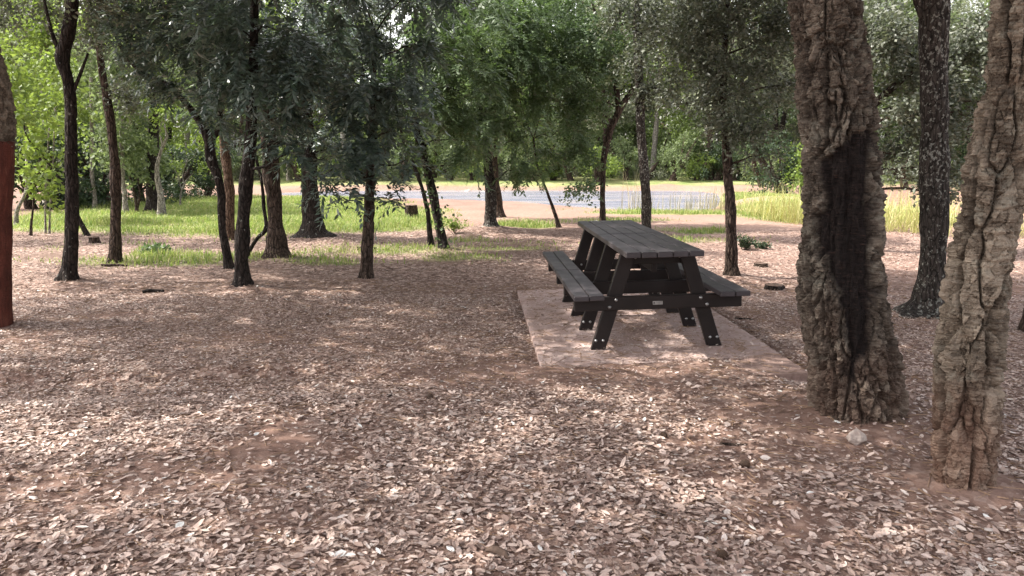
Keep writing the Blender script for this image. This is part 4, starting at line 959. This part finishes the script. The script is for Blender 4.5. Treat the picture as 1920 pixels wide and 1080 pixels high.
reeds([((1440, 412), (1530, 424), 3.0, 1.0, 3), ((1380, 396), (1440, 410), 2.0, .45, 1), ((1640, 432), (1800, 444), 4.5, 1., 5), ((1530, 424), (1660, 434), 3, 1, 3), ((1860, 442), (2080, 456), 4.5, 1., 5)], 3600, (.15, 1.1), (.006, .017), (.05, 1.5), M['reed'], 'reeds', 'tall yellow green reeds behind the right hand trunks', 91)
reeds([((1180, 397), (1340, 400), .9, .75, 4), ((1180, 396), (1202, 396), .4, 1.5, 2), ((1335, 398), (1375, 398), 1.2, .8, 2)], 330, (.4, 1.05), (.008, .016), (.02, .6), M['deadreed'], 'dry_reeds', 'sparse dry reeds at the near edge of the pond', 92)
# leaf litter
def litter(n_try, y0, y1, dens, size, seed, mat, name, label, extra=None):
    r = RS(seed); A = .75*(y1**2-y0**2)+3*(y1-y0); n = int(A*dens*1.0)
    yy = np.sqrt(r.uniform(0, 1, n)*(y1**2-y0**2)+y0**2); xx = r.uniform(-1, 1, n)*(.75*yy+1.5)
    fall = np.minimum(1, (6.5/yy)**1.5); keep = r.rand(n) < lmask(xx, yy)*fall
    st, lx, ly = slab_top(xx, yy)
    on = (st > -5) & (H(xx, yy) < st)
    kp_s = .10+.55*np.exp(-((lx-.05)/.42)**2-((ly-.25)/.75)**2)+.75*sst(-.15, -.62, ly+.3*(fbm(xx*3, yy*3, s=71)-.5))*sst(.75, .3, lx)+.25*sst(-.5, -.85, lx); keep &= (~on) | (r.rand(n) < kp_s)
    for (px, py, rad) in TRB:
        keep &= np.hypot(xx-px, yy-py) > rad
    if extra is not None: keep &= extra(xx, yy, r)
    xx, yy, st = xx[keep], yy[keep], st[keep]; m = len(xx)
    z = np.maximum(H(xx, yy), st)+r.uniform(.001, .019, m)
    L = size*(1-.38*sst(3., 6., yy))*np.clip(np.exp(r.normal(-.05, .38, m)), .25, 1.75 if size < .05 else 1.)*(1+.35*sst(6, 13, yy)); Wd = L*r.uniform(.36, .62, m)
    a = r.uniform(0, 2*PI, m); tx = r.normal(0, .17, m)*(1+1.5*(r.rand(m) > .9)); ty = r.normal(0, .17, m)*(1+1.5*(r.rand(m) > .9)); cup = r.uniform(-.10, .20, m)*L
    ca, sa = np.cos(a), np.sin(a)
    D = np.stack([ca, sa, tx], -1); S = np.stack([-sa, ca, ty], -1); U = np.array([0, 0, 1.])
    O = np.stack([xx, yy, z], -1); L_ = L[:, None]; W_ = Wd[:, None]; c_ = cup[:, None]
    pts = [O-D*L_*.5+U*c_*.5, O-D*L_*.18+S*W_*.46+U*c_*.7, O+D*L_*.2+S*W_*.42+U*c_*.7, O+D*L_*.5+U*c_*.6, O+D*L_*.2-S*W_*.42+U*c_*.7, O-D*L_*.18-S*W_*.46+U*c_*.7, O+D*L_*.0]
    V = np.stack(pts, 1)
    V[..., 2] = np.maximum(V[..., 2], (z-.010)[:, None]).astype(float)
    V = V.reshape(-1, 3); i = np.arange(m)*7
    q = np.concatenate([np.stack([i, i+6, i+2, i+1], -1), np.stack([i+6, i+3, i+2, i+2], -1)[:, :3].repeat(1, 0)[:0].reshape(0, 4)]) if 0 else np.stack([i, i+5, i+4, i+6], -1)
    q = np.concatenate([q, np.stack([i, i+6, i+2, i+1], -1)]); t = np.concatenate([np.stack([i+6, i+4, i+3], -1), np.stack([i+6, i+3, i+2], -1)])
    tag(mesh_np(name, V, [q, t], mat, smooth=False), label, 'fallen leaves', kind='stuff')
TRB = [(o.location.x, o.location.y, {'cork_oak': .24, 'oak_tree': .12}.get(o.name.split('.')[0], .08)) for o in bpy.data.objects if o.type == 'EMPTY' and o.location.y < 15 and o.name.split('.')[0] in ('cork_oak', 'oak_tree', 'tree')]
litter(0, 2.0, 8.2, 3300, .0315, 101, M['litter'], 'leaf_litter', 'pinkish brown fallen oak leaves carpeting the foreground')
litter(0, 2.0, 7.5, 3200, .015, 104, M['litter2'], 'leaf_crumbs', 'broken crumbs of dead leaves between the whole ones')
litter(0, 8.2, 15.5, 1500, .036, 102, M['litter2'], 'leaf_litter', 'finer brown fallen leaves spread under the middle trees')
litter(0, 2.0, 9, 12, .0501, 103, M['paleleaf'], 'bleached_leaves', 'scattered whitish bleached leaves among the brown litter')
# needles and twigs
def sticks(n, seed):
    r = RS(seed); mb = MB()
    yy = np.sqrt(r.uniform(2.2**2, 9**2, n)); xx = r.uniform(-1, 1, n)*(.72*yy+.6)
    zz = H(xx, yy); st, _, _ = slab_top(xx, yy); zz = np.maximum(zz, st)
    a = r.uniform(0, 2*PI, n); L = r.gamma(2., .028, n)+.02; w = r.uniform(.0012, .003, n)
    d = np.stack([np.cos(a), np.sin(a), r.normal(0, .08, n)], -1); s = np.stack([-np.sin(a), np.cos(a), 0*a], -1); O = np.stack([xx, yy, zz+.006], -1)
    A = O-d*L[:, None]*.5; B = O+d*L[:, None]*.5; w = w[:, None]; up = np.array([0, 0, 1.])
    V = np.stack([A-s*w, A+s*w, A+up*w*1.6, B-s*w, B+s*w, B+up*w*1.6], 1).reshape(-1, 3); i = np.arange(n)*6
    q = np.concatenate([np.stack([i, i+3, i+5, i+2], -1), np.stack([i+1, i+2, i+5, i+4], -1), np.stack([i, i+1, i+4, i+3], -1)])
    tag(mesh_np('twigs', V, [q], M['needle'], smooth=False), 'thin brown twigs and needles strewn over the soil', 'twigs', kind='stuff')
sticks(9000, 61)

# ------------------------------------------------------------------ small things
def lump(name, px, py, w, h, d, mat, label, cat, seed, rough=.25, fl=True, group=None, oct_=2.2, sub=4):
    import bmesh
    bm = bmesh.new(); bmesh.ops.create_icosphere(bm, subdivisions=sub, radius=1)
    V = np.array([v.co[:] for v in bm.verts]); Fc = np.array([[v.index for v in f.verts] for f in bm.faces]); bm.free()
    r = RS(seed)
    # faceted by a few random planes
    for _ in range(14):
        nrm = r.normal(0, 1, 3); nrm /= np.linalg.norm(nrm); k = r.uniform(.62, .92); dd = V@nrm; V = V-np.maximum(0, dd-k)[:, None]*nrm*.9
    V = V*(1+(fbm(V[:, 0]*oct_+seed, V[:, 1]*oct_, V[:, 2]*oct_, o=5, s=seed)-.5)[:, None]*rough*2)
    V = V*np.array([w/2, d/2, h/2]); V[:, 2] += h*.36
    p = gp(px, py); o = mesh_np(name, V, [Fc], mat, smooth=not fl); o.location = (p[0], p[1]+d*.3, Hs(p[0], p[1]+d*.3)); o.rotation_euler = (0, 0, r.uniform(-.4, .4))
    tag(o, label, cat, group); return o
lump('rock', 1608, 842, .108, .092, .10, M['rock'], 'pale pointed rock lying in front of the charred cork oak', 'rock', 3, .25)
r = RS(12)
for i, (px, w) in enumerate([(838, .9), (852, .6), (866, 1.0), (878, 1.2), (893, .8), (906, 1.0), (826, .6)]):
    lump('rubble', px, 353, .35*w, .26*w, .3, M['pebbles'], 'pale rubble stone in the low heap on the far bank of the pond', 'stone', 20+i, .3, group='rubble heap on the far bank', sub=2)
def stump(px, py, rad, h, label, seed, mat='bark_mid', name='tree_stump', tilt=0):
    r = RS(seed); p = gp(px, py); hz = Hs(p[0], p[1]); root = empty(name, (p[0], p[1]+rad, hz), label, 'stump')
    mb = MB(); P = [(0, 0, -.03), (0, 0, h*.4), (.02*tilt, 0, h*.8), (.04*tilt, 0, h)]; P2, R2_ = catmull(P, [rad*1.3, rad*1.05, rad, rad*.97], .03)
    tube(mb, P2, R2_, 28, disp_basic(rad*.18, 14, 4, seed), cap=False); mb.build('bark', M[mat], root)
    mb = MB(); n = 28; th = np.linspace(0, 2*PI, n, endpoint=False); V = [(.04*tilt, 0, h+.006)]+[(.04*tilt+rad*.99*math.cos(t), rad*.99*math.sin(t), h-.004+r.uniform(-.004, .006)) for t in th]
    mb.add(V, [(0, 1+i, 1+(i+1) % n) for i in range(n)]); mb.build('cut_face', M['wood_cut'], root, smooth=False)
stump(770, 411, .15, .32, 'gnarled old stump standing in the sunny grass', 1)
stump(1458, 541, .10, .045, 'low broken dark stump beside the knobbly trunk, nearer the charred oak', 2, 'bark_dark')
stump(1430, 503, .09, .05, 'tiny weathered stump right of the knobbly trunk', 3, 'bark_mid')
stump(172, 457, .09, .10, 'small cut stump right of the first lichened trunk', 4, 'bark_mid')
def stick(px, py, L, rad, ang, label, seed, mat='bark_mid', name='stick', cat='stick', lift=.5):
    r = RS(seed); p = gp(px, py); hz = Hs(p[0], p[1]); mb = MB(); d = np.array([math.cos(ang), math.sin(ang), 0])
    P = [d*L*(t-.5)+np.array([0, 0, rad*lift+r.uniform(0, rad*.6)])+np.array([-d[1], d[0], 0])*r.normal(0, L*.03) for t in (0, .3, .6, 1)]
    tube(mb, *catmull(P, [rad*.8, rad, rad*.9, rad*.6], .02), 9, disp_basic(rad*.15, 40, 40, seed)); o = mb.build(name, M[mat]); o.location = (p[0], p[1], hz+.004); tag(o, label, cat)
stick(730, 745, .11, .009, .05, 'short dark stick lying on bare soil left of the slab', 1)
stick(1375, 838, .14, .007, -.1, 'thin stick on the soil below the charred cork oak', 2)
stick(688, 469, .30, .03, .05, 'dark broken branch piece on the ground behind the straight reddish trunk', 3, 'bark_dark')
stick(214, 499, .34, .02, .05, 'fallen stick at the foot of the second trunk', 4)
stick(288, 550, .22, .022, .2, 'dark bark chunk in the litter left of the slim forked tree', 5, 'bark_dark')
stick(1165, 651, .16, .007, .4, 'crooked twig beside the near left table leg', 6, 'bark_dark')
stick(1230, 963, .10, .007, -.7, 'curved twig in the litter near bottom centre', 7, 'bark_mid')
stick(1395, 600, .16, .008, -.3, 'small stick on the soil right of the bench', 8, 'bark_dark')
def cone(px, py, s, label, seed, ang=0.3):
    r = RS(seed); p = gp(px, py); hz = Hs(p[0], p[1]); mb = MB()
    n = 90; i = np.arange(n); t = (i+.5)/n; th = i*2.39996; x = (t-.5)*s*1.3; rad = s*.5*np.sin(PI*(t*.85+.12))**.8
    P, R_ = catmull([(-s*.62, 0, 0), (0, 0, 0), (s*.62, 0, 0)], [s*.16, s*.32, s*.1], s*.2); tube(mb, P, R_, 10)
    for k_ in range(n):
        d = np.array([.55, math.cos(th[k_]), math.sin(th[k_])]); d /= np.linalg.norm(d); sd_ = np.cross(d, [1, 0, 0]); sd_ /= np.linalg.norm(sd_)
        b = np.array([x[k_], math.cos(th[k_])*rad[k_]*.35, math.sin(th[k_])*rad[k_]*.35]); e = b+d*rad[k_]*.85; w = s*.11
        mb.add([b-sd_*w*.5, b+sd_*w*.5, e+sd_*w, e-sd_*w, e+d*s*.04], [(0, 1, 2, 3)], [(3, 2, 4)])
    o = mb.build('pine_cone', M['cone'], smooth=False); o.location = (p[0], p[1], hz+s*.38); o.rotation_euler = (.3, .15, ang); tag(o, label, 'pine cone', 'pine cones on the leaf litter')
cone(1395, 876, .042, 'dark pine cone on soil below and left of the charred cork oak', 1)
cone(806, 748, .034, 'small dark pine cone right of the short stick', 2, 1.2)
cone(1352, 1046, .036, 'pine cone half buried in leaves at bottom right', 3, .2)
cone(1245, 822, .032, 'tiny dark pine cone between the slab and the bottom edge', 4, 2.)
# dark bark flake bottom centre
mb = MB(); P, R_ = catmull([(-.055, 0, .012), (-.02, .006, .022), (.02, 0, .02), (.05, -.006, .010)], [.009, .016, .017, .008], .006)
tube(mb, P, R_, 16, disp_basic(.006, 60, 60, 4)); o = mb.build('bark_flake', M['wood_cut']); p = gp(935, 1040); o.location = (p[0], p[1], Hs(p[0], p[1])); o.rotation_euler = (0, 0, -.5); tag(o, 'dark curled bark flake among leaves at bottom centre', 'bark')
# crate by the pond
p = gp(665, 372); cr = empty('crate', (p[0], p[1], Hs(p[0], p[1])), 'small weathered grey slatted crate at the near edge of the pond', 'crate')
for z in (0.03, .13, .23):
    for (a, b, c, d) in ((-.16, .16, -.115, -.10), (-.16, .16, .10, .115), (-.160, -.145, -.099, .099), (.145, .160, -.099, .099)):
        mb = MB(); box(mb, a, b, c, d, z, z+.075, .003); mb.build('slat', M['rock'], cr, smooth=False)
for sx_ in (-1, 1):
    for sy_ in (-1, 1):
        mb = MB(); box(mb, sx_*.132-.012, sx_*.132+.012, sy_*.087-.012, sy_*.087+.012, 0, .31, .003); mb.build('post', M['rock'], cr, smooth=False)
# a leaf lying on the far end of the tabletop
lp = to_world(-.13, 2.30, TT+.004); mb = MB(); mb.add([(-.045, 0, .002), (-.015, -.014, .006), (.02, -.013, .008), (.05, 0, .004), (.02, .013, .009), (-.015, .014, .006)], [(0, 1, 2, 5), (5, 2, 3, 4)])
o = mb.build('fallen_leaf', M['paleleaf'], smooth=False); o.location = [float(v) for v in lp]; o.rotation_euler = (0, 0, -.5); tag(o, 'single pale leaf lying on the far end of the tabletop', 'leaf')
# small green plant
def plant(px, py, w, h, n, label, seed, mat='darkhedge', lf=.05):
    r = RS(seed); p = gp(px, py); hz = Hs(p[0], p[1]); root = empty('low_plant', (p[0], p[1], hz), label, 'plant')
    mb = MB(); tips = []
    for i in range(14):
        e = np.array([r.normal(0, w*.4), r.normal(0, w*.3), h*r.uniform(.4, 1)]); L = limb_pts(np.zeros(3)-np.array([0, 0, .02]), e, r, .2, 4); tube(mb, *catmull(L, [.004, .003, .002, .0015], .05), 5); tips.append(e)
    mb.build('stem', M['bark_mid'], root); tips = np.array(tips); P = tips[r.randint(0, 14, n)]*r.uniform(.35, 1.05, (n, 1))+r.normal(0, .025, (n, 3)); P[:, 2] = np.abs(P[:, 2])+.005
    d = r.normal(0, 1, (n, 3)); d[:, 2] += .4; V = quad_leaf(P, d, r.normal(0, .5, (n, 3))+np.array([0, 0, 1]), r.uniform(.7, 1.2, n)*lf, r.uniform(.7, 1.2, n)*lf*.6).reshape(-1, 3)
    build_leaves('foliage', V, M[mat], root, (0, 0, 0))
plant(1395, 470, .22, .22, 420, 'small dark green shrublet just right of the knobbly trunk', 1)
plant(1428, 468, .22, .08, 220, 'low spreading dark green sprig beside the shrublet', 2)
plant(852, 440, .3, .35, 260, 'yellowish weedy plant beside the ivy covered trunk', 3, 'lime', .06)
plant(292, 475, .4, .12, 500, 'low green weed tuft in the shaded ground behind the second trunk', 4, 'ashgreen', .07)

# ------------------------------------------------------------------ camera, light, world
cam = bpy.data.cameras.new('camera'); co = bpy.data.objects.new('camera', cam); C.objects.link(co)
co.location = (0, 0, HC); co.rotation_euler = (PI/2-PITCH, 0, 0); cam.sensor_width = 36; cam.lens = F/1920*36; cam.clip_end = 3000; cam.clip_start = .05
bpy.context.scene.camera = co
sl = bpy.data.lights.new('sun', 'SUN'); sl.energy = 2.8; sl.angle = math.radians(.55); sl.color = (1, .95, .86)
so = bpy.data.objects.new('sun', sl); C.objects.link(so); so.location = (-10, 5, 20)
from mathutils import Vector
so.rotation_euler = Vector(SD).to_track_quat('-Z', 'Y').to_euler()
w = bpy.data.worlds.new("World"); bpy.context.scene.world = w; w.use_nodes = True; nt = w.node_tree
bg = nt.nodes['Background']; sk = nt.nodes.new('ShaderNodeTexSky'); sk.sky_type = 'NISHITA'; sk.sun_disc = False
sk.sun_elevation = SUN_EL; sk.sun_rotation = math.atan2(SUN_AZ[0], SUN_AZ[1]); sk.air_density = 1.0; sk.dust_density = 3.0; sk.ozone_density = 1
hs = nt.nodes.new('ShaderNodeHueSaturation'); hs.inputs['Saturation'].default_value = .30
mxw = nt.nodes.new('ShaderNodeMix'); mxw.data_type = 'RGBA'; mxw.blend_type = 'MULTIPLY'; mxw.inputs[0].default_value = 1; mxw.inputs[7].default_value = (1.05, .99, .95, 1)
nt.links.new(sk.outputs[0], hs.inputs['Color']); nt.links.new(hs.outputs[0], mxw.inputs[6]); nt.links.new(mxw.outputs[2], bg.inputs[0]); bg.inputs[1].default_value = .15
sc = bpy.context.scene
sc.view_settings.view_transform = 'Standard'; sc.view_settings.look = 'None'; sc.view_settings.gamma = 1; sc.view_settings.exposure = 1.98
sc.cycles.max_bounces = 7; sc.cycles.diffuse_bounces = 4; sc.cycles.glossy_bounces = 2; sc.cycles.transmission_bounces = 4; sc.cycles.transparent_max_bounces = 4
sc.cycles.use_denoising = True
